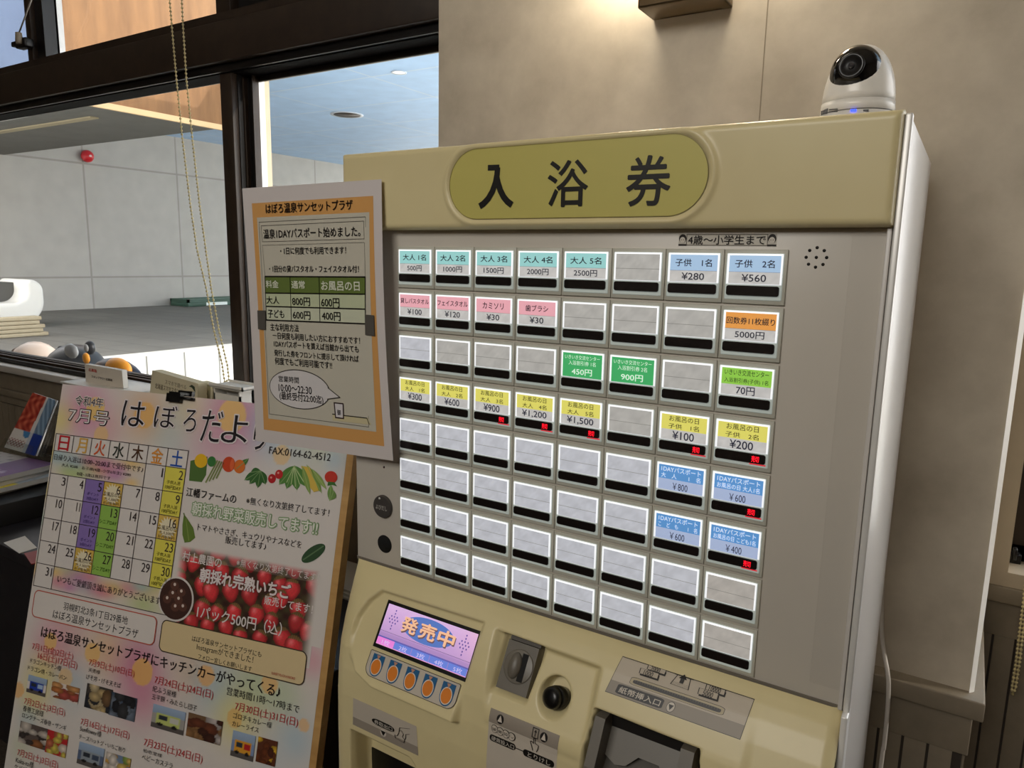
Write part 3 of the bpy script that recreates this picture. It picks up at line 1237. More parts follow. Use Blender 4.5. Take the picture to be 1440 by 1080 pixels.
for k, (u, v) in enumerate(cen):
    s = Sheet(Q.O, Q.U, Q.V, sticker)
    vv = (qv0 + qv1) / 2 - .0008
    u = qu0 + .0135 + k * (qu1 - qu0 - .0262) / 4
    pt = [(u - .0082, vv + .0115), (u + .0082, vv + .0115)] + [(u + .0082 * math.cos(a), vv - .001 - .0102 * math.sin(a)) for a in np.linspace(0, math.pi, 14)]
    s.poly(pt, (28, 92, 140), 2)
    s.ell(u, vv - .0012, .0072, .0086, (226, 216, 200), 3)
    s.ell(u, vv - .0012, .0062, .0076, (222, 128, 40), 4)
    s.poly([(u - .0026, vv + .0108), (u + .0026, vv + .0108), (u, vv + .0064)], (188, 140, 116), 5)
    s.mb.build('quantity_button', vm, ink=True)

# ---- ticket outlet label and slot
TC = [body_pt(*p) for p in ((497, 983), (586, 1019), (588.5, 1061), (496.5, 1020))]
TC[0][2] = TC[1][2] = (TC[0][2] + TC[1][2]) / 2
TC[3][2] = TC[2][2] = (TC[2][2] + TC[3][2]) / 2
T = Wrap(TC, sticker)


def wrapfill(W, u0, v0, u1, v1, col, l=0, nu=16, nv=10):
    W.grid(u0, v0, u1, v1, nu, nv, lambda a, b: col, l)


wrapfill(T, 0, .30, 1, 1, (190, 180, 166))
wrapfill(T, 0, 0, 1, .30, (150, 140, 128))
T.poly(T.rrect(.31, .40, .66, .62, .10, 6), (26, 24, 22), 1)
T.text('券取出口', .35, .435, .63, .585, (214, 206, 194), 2)
T.poly([(.445, .30), (.525, .30), (.485, .12)], (30, 28, 26), 2)
T.ell(.485, .23, .045, .13, (206, 198, 186), 1)
hand = [(.90, .82), (.80, .74), (.745, .70), (.73, .50), (.70, .36), (.665, .36), (.675, .26), (.73, .25), (.80, .23), (.815, .36), (.83, .42), (.835, .56), (.89, .62)]
T.ring(hand, .010, (40, 34, 30), 2, closed=False)
T.ring([(.73, .56), (.77, .62), (.80, .52), (.78, .42), (.81, .36)], .008, (40, 34, 30), 2, closed=False)
tag(T.mb.build('ticket_outlet_label', vm, ink=True), 'grey and white ticket outlet label with a drawn hand')
b = MB()
p = body_pt(545, 1078)
b.prism([(-.004, .010, .872), (.062, .010, .872), (.052, .010, .893), (.008, .010, .893)], (0, -.0395, 0), dgreypl)
b.box((-.0225, -.030, .80), (.0665, -.026, .872), blackpl, .001)
b.build('ticket_outlet', vm)

# ---- coin slot block
cn = np.array([0, -1, .6]); cn /= np.linalg.norm(cn)
cpx = [s_pt(*p) for p in ((718.5, 895), (764.5, 912), (742, 972), (700, 957))]
cu0 = .1575
S0 = Sheet((.1590, SPL(1.0195) - .0005, 1.0195), (1, 0, 0), sv, greypl)
b = MB()
w_, h_ = .0375, .0485


def boxon(sh, u0, v0, u1, v1, d0, d1, m, inset=0.0):
    """block standing on a sheet plane from depth d0 to d1, optionally tapered"""
    A_ = [sh.O + sh.U * u + sh.V * v + sh.N * d0 for u, v in ((u0, v0), (u1, v0), (u1, v1), (u0, v1))]
    B2 = [sh.O + sh.U * u + sh.V * v + sh.N * d1 for u, v in ((u0 + inset, v0 + inset), (u1 - inset, v0 + inset), (u1 - inset, v1 - inset), (u0 + inset, v1 - inset))]
    b.add(A_ + B2, [(3, 2, 1, 0), (4, 5, 6, 7), (0, 1, 5, 4), (1, 2, 6, 5), (2, 3, 7, 6), (3, 0, 4, 7)], m)


boxon(S0, 0, -.001, w_, h_, -.013, .0005, greypl, .0012)
boxon(S0, .0005, h_ - .001, w_ - .0005, h_ + .0055, -.013, -.002, dgreypl, .0005)
cx0, cz0 = w_ * .52, h_ * .52
# round boss ring and rounded thumb, dark slot beside it
b.lathe([(.0165, 0), (.0165, .0008), (.0155, .0012)], mat('grey_boss', (112, 106, 96), .4), S0.O + S0.U * cx0 + S0.V * cz0 + S0.N * .0004, S0.N, 36)
boxon(S0, cx0 + .002, cz0 - .0135, cx0 + .0085, cz0 + .0135, .001, .0020, mat('black_slot', (10, 9, 8), .8))
bm = bmesh.new()
bmesh.ops.create_uvsphere(bm, u_segments=20, v_segments=12, radius=1)
T4 = Matrix.Translation(Vector(S0.O + S0.U * (cx0 - .0035) + S0.V * cz0 + S0.N * .0018))
rot = Matrix((tuple(S0.U), tuple(S0.V), tuple(S0.N))).transposed().to_4x4()
b.bm(bm, greypl, True, T4 @ rot @ Matrix.Diagonal((.0072, .0130, .0055, 1)))
tag(b.build('coin_slot', vm), 'grey moulded coin slot block')
# ---- black return knob in its round dish
b = MB()
kc = np.array([KN[0] - .0015, float(SPL(KN[1])) + .004, KN[1] - .001])
ax = np.array([-.30, -1, .42]); ax /= np.linalg.norm(ax)
kc = np.array([KN[0] + .002, float(SPL(KN[1])) + .008, KN[1] - .003])
b.lathe([(.0100, -.006), (.0112, 0), (.0112, .006), (.0100, .0075)], blackpl, kc, ax, 28)
b.lathe([(.0104, .006), (.0104, .011), (.0096, .0135), (.0060, .0153), (0, .0158)], blackpl, kc, ax, 28)
b.build('return_knob', vm)

# ---- coin label
CC = [body_pt(*p) for p in ((690.5, 995), (788, 1034), (783, 1085), (683, 1055))]
zt = (CC[0][2] + CC[1][2]) / 2
x0_, x1_ = .1608, .2385
CC = [(x0_, 0, zt), (x1_, 0, zt), (x1_, 0, zt - .075), (x0_, 0, zt - .075)]
Cw = Wrap(CC, sticker)
wrapfill(Cw, 0, 0, 1, .83, (196, 186, 172))
wrapfill(Cw, 0, .83, 1, 1, (150, 140, 128))
for u in (.165, .80):
    Cw.ell(u, .915, .052, .058, (34, 30, 28), 1)
    Cw.poly([(u - .034, .885), (u + .034, .885), (u, .965)], (206, 196, 184), 2)
for k, t in enumerate(('500', '100', '50', '10')):
    u = .095 + .088 * k
    Cw.ell(u, .765, .050, .056, (40, 34, 30), 1.4 + k * 1.2)
    Cw.ell(u, .765, .043, .049, (196, 186, 172), 2 + k * 1.2)
    Cw.text(t, u - .030, .748, u + .026, .784, (40, 34, 30), 6.4)
Cw.poly(Cw.rrect(.03, .585, .42, .675, .040, 6), (26, 24, 22), 1)
Cw.text('硬貨投入口', .06, .600, .40, .660, (210, 202, 190), 2)
Cw.rect(.42, .622, .56, .634, (26, 24, 22), 1)
Cw.poly(Cw.rrect(.53, .575, .97, .668, .042, 6), (26, 24, 22), 1)
Cw.text('とりけし', .60, .590, .92, .652, (210, 202, 190), 2)
Cw.ring([(.64, .98), (.72, .98), (.72, .87), (.64, .87)], .010, (40, 34, 30), 2)
Cw.line((.68, .89), (.68, .95), .010, (40, 34, 30), 2)
Cw.poly([(.66, .935), (.70, .935), (.68, .965)], (40, 34, 30), 2)
Cw.ring([(.665, .70), (.64, .76), (.625, .80), (.64, .815), (.668, .79), (.668, .865), (.690, .865), (.692, .80), (.74, .785), (.735, .74), (.72, .70)], .009, (40, 34, 30), 3, closed=False)
tag(Cw.mb.build('coin_label', vm, ink=True), 'white and grey coin label with arrows and a drawn finger')

# ---- note plate wrapped over the shoulder
BC = [body_pt(*p) for p in ((876, 922), (1061.5, 983), (1041.5, 1038), (850.5, 974))]
zt, zb = (BC[0][2] + BC[1][2]) / 2, (BC[2][2] + BC[3][2]) / 2
xl, xr = (BC[0][0] + BC[3][0]) / 2, (BC[1][0] + BC[2][0]) / 2
BC = [(BC[0][0], 0, zt), (BC[1][0], 0, zt), (BC[2][0], 0, zb), (BC[3][0], 0, zb)]
Bw = Wrap(BC, sticker)
wrapfill(Bw, 0, 0, 1, 1, (52, 44, 38), -.3, 24, 16)
wrapfill(Bw, .004, .36, .996, .985, (190, 178, 160), .7, 24, 12)
wrapfill(Bw, .004, .02, .996, .36, (146, 136, 122), .7, 24, 8)


def wr(p):
    return Bw.uv(*p)


def zq(x, y):                               # note-plate picture coordinates
    return Bw.uv(820 + x * 280 / 1440, 900 + y * 180 / 926)


def wtext(t, bl, tr, col, l, bold=0):
    a, c = zq(*bl), zq(*tr)
    Bw.text(t, a[0], min(a[1], c[1]), c[0], max(a[1], c[1]), col, l, bold)


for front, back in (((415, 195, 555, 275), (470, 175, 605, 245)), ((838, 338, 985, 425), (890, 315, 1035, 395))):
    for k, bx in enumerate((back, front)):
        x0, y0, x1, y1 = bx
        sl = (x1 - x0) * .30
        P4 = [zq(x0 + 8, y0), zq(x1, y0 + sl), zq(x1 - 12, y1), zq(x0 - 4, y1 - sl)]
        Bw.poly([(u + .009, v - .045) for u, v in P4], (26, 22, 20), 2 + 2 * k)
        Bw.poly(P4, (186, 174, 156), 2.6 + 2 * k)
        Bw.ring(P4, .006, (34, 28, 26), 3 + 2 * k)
for t, ce, wdt, l in (('2000', (527, 208), .072, 4), ('1000', (478, 235), .072, 6), ('10000', (957, 352), .082, 4), ('5000', (908, 382), .072, 6)):
    u, v = zq(*ce)
    Bw.text(t, u - wdt / 2, v - .062, u + wdt / 2, v + .062, (34, 28, 26), l, .01)
# arrow-and-notes pictogram
P4 = [zq(690, 245), zq(780, 282), zq(762, 358), zq(634, 312)]
Bw.ring(P4, .006, (34, 28, 26), 2)
Bw.line(zq(670, 242), zq(800, 284), .010, (34, 28, 26), 3)
for k in range(3):
    Bw.line(zq(645 - 4 * k, 292 + 9 * k), zq(772 - 3 * k, 334 + 10 * k), .004, (34, 28, 26), 2)
c0 = zq(722, 283)
Bw.poly([(c0[0] - .030, c0[1] + .02), (c0[0] + .030, c0[1] + .02), (c0[0], c0[1] + .13)], (26, 22, 20), 3)
Bw.rect(c0[0] - .014, c0[1] - .09, c0[0] + .014, c0[1] + .03, (26, 22, 20), 3)
# note slot
sa, sb = zq(372, 292), zq(1000, 512)
vc = (sa[1] + sb[1]) / 2
Bw.poly(Bw.rrect(sa[0] - .030, vc - .105, sb[0] + .022, vc + .105, .045, 8), (52, 44, 38), 1.2)
Bw.poly(Bw.rrect(sa[0] - .026, vc - .095, sb[0] + .018, vc + .095, .042, 8), (178, 164, 132), 1.6)
Bw.poly(Bw.rrect(sa[0] - .006, vc - .05, sb[0] - .002, vc + .05, .030, 8), (30, 26, 24), 3)
for k in range(34):
    u = sa[0] + (sb[0] - sa[0]) * (k + .5) / 34
    Bw.poly([(u - .007, vc + .045), (u + .007, vc + .045), (u, vc - .01)], (70, 62, 54), 3.5)
wl, wr_ = zq(245, 345), zq(580, 460)
vc2 = .20
Bw.poly(Bw.rrect(wl[0], vc2 - .13, wr_[0], vc2 + .13, .040, 8), (26, 22, 20), 2)
Bw.text('紙幣挿入口', wl[0] + .022, vc2 - .085, wr_[0] - .02, vc2 + .085, (206, 196, 182), 3, .01)
c0 = zq(635, 483)
Bw.ell(c0[0], vc2, .030, .14, (34, 28, 26), 2)
Bw.ell(c0[0], vc2, .027, .125, (206, 196, 182), 2.5)
Bw.poly([(c0[0] - .019, vc2 + .06), (c0[0] + .019, vc2 + .06), (c0[0], vc2 - .085)], (26, 22, 20), 3)
tag(Bw.mb.build('note_plate', vm, ink=True), 'metal note plate with slot and printed banknotes')

# ---- dark moulded note mouth under the plate
b = MB()
yb = float(Hf(.31, 1.0))                    # bottom of the recess
MXA, MXB = .2700, .3665
b.box((MXA - .006, yb - .002, .86), (MXB + .004, yb + .004, 1.033), mat('mouth_black', (22, 18, 16), .6))
# side cheeks
yf = -.052
for x0, x1 in ((MXA - .001, MXA + .009), (MXB - .016, MXB - .004)):
    b.prism([(x0, yb, 1.028), (x0, yb - .018, 1.028), (x0, yf - .010, .990), (x0, yf - .018, .955), (x0, yf - .018, .90), (x0, yb, .90)], (x1 - x0, 0, 0), greypl)
# upper hood with a notch
hood = [(MXA + .009, 1.028), (MXB - .016, 1.028), (MXB - .016, .975), (MXB - .030, .975), (MXB - .032, .992), (MXB - .037, .9975), (MXA + .040, .9975), (MXA + .030, .9885), (MXA + .020, .9865), (MXA + .009, .991)]
b.prism([(x, -.014 - (1.03 - z) * .62, z) for x, z in hood], (0, .010, 0), greypl)
# sloping tongue
b.add([(MXA + .004, yb - .004, .993), (MXB - .012, yb - .004, .993), (MXB - .012, yf - .020, .952), (MXA + .004, yf - .020, .952), (MXA + .004, yf - .020, .90), (MXB - .012, yf - .020, .90)],
      [(0, 3, 2, 1), (3, 4, 5, 2)], dgreypl)
tag(b.build('note_mouth', vm), 'dark grey moulded note mouth')

# ================================================================== laminated notice taped to the machine's left edge
lam = printed('laminated_paper', .28, 0, .0, .5)
NQ = [at_y(340.5, 265, -.0165), at_y(536.5, 252, -.0165), at_y(553, 648, -.0165), at_y(360, 620, -.0165)]
nu = NQ[1] - NQ[0]
nw = float(np.linalg.norm(nu)); nu = nu / nw
nv = NQ[0] - NQ[3]; nh = float(np.linalg.norm(nv)); nv = nv / nh
N_ = Sheet(NQ[3], nu, nv, lam, eps=.00018)


class Quad(Sheet):
    """a sheet with four free corners (slightly skewed paper); u, v run 0..1"""

    def __init__(s, q, m, eps=.00018, curl=0.0):
        Sheet.__init__(s, q[3], (q[1] - q[0]) / np.linalg.norm(q[1] - q[0]), (q[0] - q[3]) / np.linalg.norm(q[0] - q[3]), m, eps=eps)
        s.q = q
        s.asp = float(np.linalg.norm(q[1] - q[0]) / np.linalg.norm(q[0] - q[3]))

        def fn(u, v, l):
            p = (q[0] * (1 - u) + q[1] * u) * v + (q[3] * (1 - u) + q[2] * u) * (1 - v)
            bow = curl * math.sin(math.pi * min(1, max(0, v))) * (u - .3)
            return p + s.N * (l * s.eps + bow)
        s.fn = fn

    def uv(s, px, py):
        d = ray(px, py)
        p = CAM + d * ((s.O - CAM) @ s.N) / (d @ s.N)
        u = v = .5
        q = s.q
        for _ in range(25):
            a = q[0] * (1 - u) + q[1] * u
            c = q[3] * (1 - u) + q[2] * u
            e = a * v + c * (1 - v) - p
            J = np.stack([(q[1] - q[0]) * v + (q[2] - q[3]) * (1 - v), a - c], 1)
            st, *_ = np.linalg.lstsq(J, e, rcond=None)
            u -= st[0]; v -= st[1]
        return float(u), float(v)


N_ = Quad(NQ, lam, curl=.006)
N_.asp = nw / nh


def fill4(S_, pts, col, l, n=10):
    """coloured four-sided patch (picture corners TL TR BR BL) subdivided so that it follows the sheet"""
    a = [np.array(S_.uv(*p)) for p in pts]
    vs, cs, fs = [], [], []
    for j in range(n + 1):
        for i in range(n + 1):
            x, y = i / n, j / n
            p = (a[0] * (1 - x) + a[1] * x) * (1 - y) + (a[3] * (1 - x) + a[2] * x) * y
            vs.append(S_.P(p[0], p[1], l)); cs.append(lin(col))
    for j in range(n):
        for i in range(n):
            k = j * (n + 1) + i
            fs.append([k, k + n + 1, k + n + 2, k + 1])
    S_.mb.add(vs, fs, S_.m, cs)


def outline4(S_, pts, wd, col, l):
    S_.ring([S_.uv(*p) for p in pts], wd, col, l)


PAP, TAN, CARD, INK = (214, 206, 204), (214, 160, 96), (200, 195, 180), (26, 22, 22)
N_.grid(0, 0, 1, 1, 20, 28, lambda a, b_: PAP, 0)
fill4(N_, ((354, 286), (525.5, 275.5), (541, 627.5), (371, 604)), TAN, 1)
fill4(N_, ((361.3, 306), (520.8, 298.5), (530.5, 607), (377.5, 588.5)), CARD, 2)
tx = lambda t, bl, tr, col=INK, bold=.014, l=5: N_.tpx(t, bl, tr, col, l, bold, auto=1.12 if len(t) > 4 else False)
tx('はぼろ温泉サンセットプラザ', (374.5, 299), (497, 282))
outline4(N_, ((364.5, 312.5), (515.8, 305), (520, 600), (379, 582)), .0022, (110, 106, 98), 4)
outline4(N_, ((367.5, 317.5), (513.5, 311), (514.5, 336), (369, 340)), .002, (90, 86, 80), 4)
tx('温泉1DAYパスポート始めました。', (371, 334), (508.8, 320))
outline4(N_, ((369, 345), (515, 341), (517, 389), (372.5, 388)), .0018, (120, 116, 108), 4)
tx('・1日に何度でも利用できます！', (395, 356.5), (488.8, 348))
tx('・1回分の貸バスタオル・フェイスタオル付！', (379, 382), (507.5, 374))
fill4(N_, ((372.5, 389), (517, 389.5), (517.2, 413.6), (373, 412)), (104, 122, 62), 4)
fill4(N_, ((373, 412), (517.2, 413.6), (517.4, 434.5), (373.8, 430.8)), (196, 204, 170), 4)
fill4(N_, ((373.8, 430.8), (517.4, 434.5), (517.6, 455), (374.5, 450)), (206, 210, 186), 4)
for a, c in (((372.5, 389), (517, 389.5)), ((373, 412), (517.2, 413.6)), ((373.8, 430.8), (517.4, 434.5)), ((374.5, 450), (517.6, 455)),
             ((372.5, 389), (374.5, 450)), ((408.8, 389), (410.8, 451.3)), ((450.8, 389.3), (452.2, 452.7)), ((517, 389.5), (517.6, 455))):
    N_.line(N_.uv(*a), N_.uv(*c), .005, INK, 5)
for t, bl, tr in (('料金', (374.5, 404.5), (392, 394.5)), ('通常', (411.5, 405.5), (430, 395)), ('お風呂の日', (454.5, 408), (509, 396))):
    N_.tpx(t, bl, tr, (222, 224, 206), 6, .02)
for t, bl, tr in (('大人', (375, 427), (393, 417)), ('800円', (412.5, 429.5), (437.5, 418.5)), ('600円', (454.5, 431.5), (480, 419.5)),
                  ('子ども', (377, 446.5), (400, 436)), ('600円', (413.5, 448.5), (438, 438)), ('400円', (455.5, 450), (481.5, 439))):
    tx(t, bl, tr, l=6)
tx('主な利用方法', (380.5, 464.5), (421, 456.5))
tx('一日何度も利用したい方におすすめです！', (383.8, 474), (509.5, 476))
tx('1DAYパスポートを買えば当館から出ても', (385.5, 485.5), (507.5, 488))
tx('発行した券をフロントに提示して頂ければ', (386, 499.5), (507.5, 500.5))
tx('何度でもご利用可能です!!', (387, 511), (469, 509.5))
e0 = N_.uv(421, 547.5)
eu = abs(N_.uv(465, 553)[0] - e0[0]); ev = abs(N_.uv(421, 521)[1] - e0[1])
tail = [N_.uv(463, 545), N_.uv(480, 558.5), N_.uv(462, 561)]
N_.ell(e0[0], e0[1], eu + .006, ev + .004, (70, 66, 62), 3, 44)
N_.ell(e0[0], e0[1], eu, ev, (216, 212, 212), 4, 44)
N_.poly(tail[::-1], (216, 212, 212), 4.5)
N_.line(tail[0], tail[1], .004, (70, 66, 62), 5); N_.line(tail[2], tail[1], .004, (70, 66, 62), 5)
tx('営業時間', (392.5, 536.5), (421, 530.5))
tx('10:00～22:30', (392.5, 548), (439.5, 546))
tx('(最終受付22:00迄)', (394, 560.5), (456, 559))
# little counter with its sign
fill4(N_, ((469, 582), (519, 587), (524, 597), (469, 591)), (206, 196, 158), 4)
N_.line(N_.uv(469, 582), N_.uv(518, 587.5), .004, (50, 46, 42), 5)
N_.line(N_.uv(518, 587.5), N_.uv(521, 596), .004, (50, 46, 42), 5)
fill4(N_, ((471, 565), (485, 566.5), (485.5, 589), (473, 587.5)), (58, 40, 42), 6)
fill4(N_, ((473, 567), (484, 568.2), (484.3, 587), (474.5, 585.8)), (216, 212, 214), 7)
tx('御', (476.5, 583), (481, 576), l=8)
notice = N_.mb.build('paper_notice', None, loc=tuple(NQ[3]), ink=True)
tag(notice, 'laminated white notice with orange border taped over the left edge of the ticket machine', 'notice')
gt = mat('grey_cloth_tape', (82, 78, 72), .6)
for name, pts in (('tape', ((362, 436.5), (373.8, 436.5), (374, 464), (363, 463))), ('tape', ((517.5, 442), (530.5, 443), (531.5, 472), (518, 470.5)))):
    t = Quad(NQ, gt, curl=.006); t.mb = MB()
    fill4(t, pts, (80, 78, 74), 9, 3)
    fill4(t, pts, (80, 78, 74), 8.2, 3)
    tag(t.mb.build('tape', notice), 'grey tape patch')

# ================================================================== newsletter poster clipped to an easel board
PSI, TLT = math.radians(12.628), math.radians(14.826)
pu = np.array([math.cos(PSI), math.sin(PSI), 0.0])
pn = np.array([-math.sin(PSI), math.cos(PSI), 0.0])
pv = math.cos(TLT) * np.array([0, 0, 1.0]) + math.sin(TLT) * pn
PTL = CAM + ray(88, 540) * 1.60
PW, PH = 0.622, 0.875
ppaper = printed('printed_poster_paper', .5, 0, 0, .3)
K = Sheet(PTL - pv * PH, pu, pv, ppaper, eps=.0004)
k_ = K.uv
# soft watercolour ground
BL = []


def blob(px, py, rpx, col, al, hard=False):
    c = k_(px, py)
    r = abs(k_(px + rpx, py)[0] - c[0])
    BL.append((c[0], c[1], r, col, al, hard))


for a in [(120, 578, 46, (224, 128, 176), .85), (205, 585, 42, (236, 178, 130), .9), (330, 590, 60, (214, 120, 168), .85), (265, 580, 36, (240, 214, 150), .6),
          (380, 600, 50, (150, 190, 220), .8), (450, 610, 50, (240, 226, 140), .8), (430, 625, 50, (180, 206, 226), .6), (85, 590, 26, (236, 222, 120), .8), (150, 605, 34, (226, 150, 160), .5),
          (470, 645, 26, (170, 200, 226), .7), (330, 560, 40, (210, 140, 170), .5), (240, 612, 50, (170, 200, 205), .5), (300, 625, 60, (216, 150, 180), .5),
          (75, 640, 14, (230, 214, 110), .8), (66, 690, 14, (226, 200, 110), .7), (60, 730, 14, (180, 206, 190), .8), (52, 770, 14, (200, 214, 220), .6), (50, 800, 12, (232, 190, 120), .8),
          (95, 900, 50, (230, 170, 170), .7), (70, 905, 36, (226, 120, 170), .5), (150, 915, 40, (240, 190, 140), .8), (195, 935, 50, (206, 110, 150), .9), (200, 980, 46, (214, 130, 160), .8),
          (270, 945, 44, (226, 180, 140), .6), (300, 965, 50, (160, 196, 220), .7), (360, 965, 60, (180, 206, 150), .7), (400, 980, 40, (190, 210, 170), .6), (330, 1010, 46, (240, 224, 130), .8),
          (60, 950, 36, (236, 220, 120), .8), (45, 985, 26, (236, 220, 130), .7), (100, 960, 36, (150, 190, 215), .5), (40, 1010, 22, (160, 196, 220), .5), (415, 1040, 40, (160, 200, 226), .6), (440, 930, 30, (232, 150, 170), .7),
          (30, 1050, 24, (190, 206, 160), .5), (380, 1075, 40, (190, 210, 226), .4), (425, 905, 20, (226, 140, 180), .6)]:
    blob(*a)
for a in [(134, 575, 13, (244, 208, 120), .85), (203, 584, 15, (244, 190, 110), .8), (326, 585, 20, (246, 206, 120), .8), (405, 583, 15, (246, 200, 140), .85), (142, 612, 10, (240, 200, 140), .8), (396, 640, 12, (240, 200, 140), .7),
          (71, 902, 9, (244, 200, 120), .8), (130, 918, 11, (244, 196, 120), .8), (200, 945, 15, (244, 190, 110), .85), (290, 950, 12, (244, 186, 120), .8), (379, 962, 12, (244, 190, 120), .75), (92, 953, 10, (244, 196, 130), .6),
          (330, 1010, 11, (240, 190, 110), .7), (26, 970, 8, (240, 180, 110), .7), (427, 1020, 8, (244, 190, 130), .7), (435, 900, 9, (236, 170, 190), .4)]:
    blob(*a, hard=True)
BLA = np.array([(b_[0], b_[1], b_[2], b_[4], 1.0 if b_[5] else 0.0) for b_ in BL])
BLC = np.array([b_[3] for b_ in BL], float)
PAPER = np.array((226, 219, 214.0))


def ground(u, v):
    c = PAPER.copy()
    d = np.hypot(BLA[:, 0] - u, BLA[:, 1] - v) / BLA[:, 2]
    for i in np.nonzero(d < 1.6)[0]:
        if BLA[i, 4]:
            t = BLA[i, 3] * min(1, max(0, (1.04 - d[i]) / .08))
        else:
            t = BLA[i, 3] * math.exp(-2.2 * d[i] ** 2) * .75
        c = c * (1 - t) + BLC[i] * t
    return tuple(c)


K.grid(0, 0, PW, PH, 200, 270, lambda a, b_: ground(a * PW, b_ * PH), 0)
BLK = (34, 28, 30)
kt = lambda t, bl, tr, col=BLK, bold=.0, l=3, **kk: K.tpx(t, bl, tr, col, l, bold, auto=1.08 if len(t) > 4 else False, **kk)


def halo(t, bl, tr, col, hcol, bold, hb, l=2):
    kt(t, (bl[0] - .4, bl[1] + .5), (tr[0] + .4, tr[1] - .5), hcol, hb, l)
    kt(t, bl, tr, col, bold, l + 1)


halo('令和4年', (106, 569), (147, 560), (60, 50, 60), (236, 226, 220), .006, .06)
halo('7月号', (96, 592), (155, 580), (238, 232, 230), (40, 34, 40), .0, .035)
for ch, bl, tr in (('は', (170, 598), (207, 566)), ('ぼ', (216, 600), (251, 572)), ('ろ', (257, 606), (279, 577)), ('だ', (281, 620), (316, 579)), ('よ', (310, 621), (352, 586)), ('り', (355, 632), (378, 592))):
    halo(ch, bl, tr, (34, 28, 34), (232, 222, 224), -.012, .03)
kt('FAX:0164-62-4512', (378.5, 637.5), (466, 638.5))
# ---- calendar
A4 = [k_(79, 609.5), k_(265.5, 635), k_(48.6, 823)]
cu0, cv1 = (A4[0][0] + A4[2][0]) / 2, A4[0][1]
cu1 = A4[1][0]
cv0 = A4[2][1]
hv = k_(75.6, 633.3)[1]
r1 = k_(69.4, 664.7)[1]
rows_v = [cv1, hv, r1] + [r1 + (cv0 - r1) * k / 5 for k in range(1, 6)]
cw = (cu1 - cu0) / 7


def cell(c, r, col, l=1):
    K.rect(cu0 + c * cw, rows_v[r + 1], cu0 + (c + 1) * cw, rows_v[r], col, l)


K.rect(cu0, rows_v[6], cu1, cv1, (226, 220, 216), 1)
K.rect(cu0, rows_v[7], cu0 + cw, rows_v[6], (226, 220, 216), 1)


def wash(a, b_, sd):
    c = np.array((224, 214, 206.0))
    rg = random.Random(sd)
    for k in range(16):
        x, y, r = rg.random(), rg.random(), rg.uniform(.08, .2)
        col = rg.choice([(226, 140, 160), (240, 200, 120), (160, 196, 206), (190, 206, 140), (200, 140, 190)])
        d = math.hypot((a - x), (b_ - y) * .35) / r
        t = .75 * math.exp(-2 * d * d)
        c = c * (1 - t) + np.array(col) * t
    return tuple(c)


K.grid(cu0, rows_v[2], cu0 + 5 * cw, rows_v[1], 40, 10, lambda a, b_: wash(a, b_, 3), 1.5)
K.grid(cu0 + cw, rows_v[7], cu1, rows_v[6], 40, 10, lambda a, b_: wash(a, b_, 9), 1.5)
for k, (t, col) in enumerate(zip('日月火水木金土', [(196, 40, 50), (222, 176, 90), (216, 96, 50), (54, 60, 52), (84, 54, 36), (226, 150, 60), (40, 86, 176)])):
    u = cu0 + (k + .5) * cw
    v = (rows_v[0] + rows_v[1]) / 2
    K.text(t, u - .0125, v - .0135, u + .0125, v + .0135, col, 3, .012)
PUR, YLW, GRE, GLD = (142, 120, 188), (230, 220, 92), (150, 194, 90), (224, 188, 92)
for c, r in ((2, 2), (2, 3), (2, 4)):
    cell(c, r, PUR, 2)
for c, r in ((3, 3), (3, 4), (3, 5)):
    cell(c, r, GRE, 2)
for c, r in ((6, 1), (6, 2), (6, 4), (6, 5)):
    cell(c, r, YLW, 2)
for c, r in ((3, 2), (6, 3), (2, 5)):
    cell(c, r, GLD, 2)
    uc, vc = cu0 + (c + .5) * cw, (rows_v[r] + rows_v[r + 1]) / 2
    hh = (rows_v[r] - rows_v[r + 1]) / 2
    pts = []
    for k in range(36):
        a = 2 * math.pi * k / 36
        rr = .96 if k % 2 == 0 else .66
        pts.append((uc + cw * .5 * rr * math.cos(a), vc + hh * rr * math.sin(a)))
    K.poly(pts, (238, 228, 196), 2.5)
day = 1
for r in range(1, 7):
    for c in range(7):
        if r == 1 and c < 5:
            continue
        if day > 31:
            break
        u1 = cu0 + (c + 1) * cw - .004
        v1 = rows_v[r] - .004
        t = str(day)
        wdt = {'1': .0028, '11': .0085}.get(t, .0088 * len(t) - .003 * t.count('1'))
        K.text(t, u1 - wdt, v1 - .0155, u1, v1, (60, 50, 52), 3.5)
        uc = cu0 + (c + .5) * cw
        vb = rows_v[r + 1]
        def tiny(t, w, y, h, col):
            K.text(t, uc - w, vb + y, uc + w, vb + y + h, col, 3.5)
        if c == 2 and r in (2, 3, 4):
            tiny('ポイント', .014, .0125, .006, (70, 50, 120)); tiny('2倍DAY', .014, .0040, .006, (70, 50, 120))
        if c == 3 and r in (3, 4, 5):
            tiny('シニアDAY', .020, .0085, .007, (60, 90, 30))
        if c == 6 and r in (1, 2, 4, 5):
            tiny('子供入浴', .015, .0125, .0065, (70, 64, 24)); tiny('100円DAY', .017, .0035, .007, (70, 64, 24))
        if (c, r) in ((3, 2), (6, 3), (2, 5)):
            tiny('お風呂の日', .020, .0160, .0075, (70, 50, 30)); tiny('大人300円', .016, .0086, .0058, (90, 66, 36)); tiny('お子様100円', .018, .0018, .0056, (90, 66, 36))
        day += 1
lw = .0013
for k, v in enumerate(rows_v):
    K.line((cu0, v), (cu0 + cw if k == 7 else cu1, v), lw, (74, 62, 64), 3)
K.line((cu0 + cw, rows_v[7]), (cu1, rows_v[7]), lw, (74, 62, 64), 3)
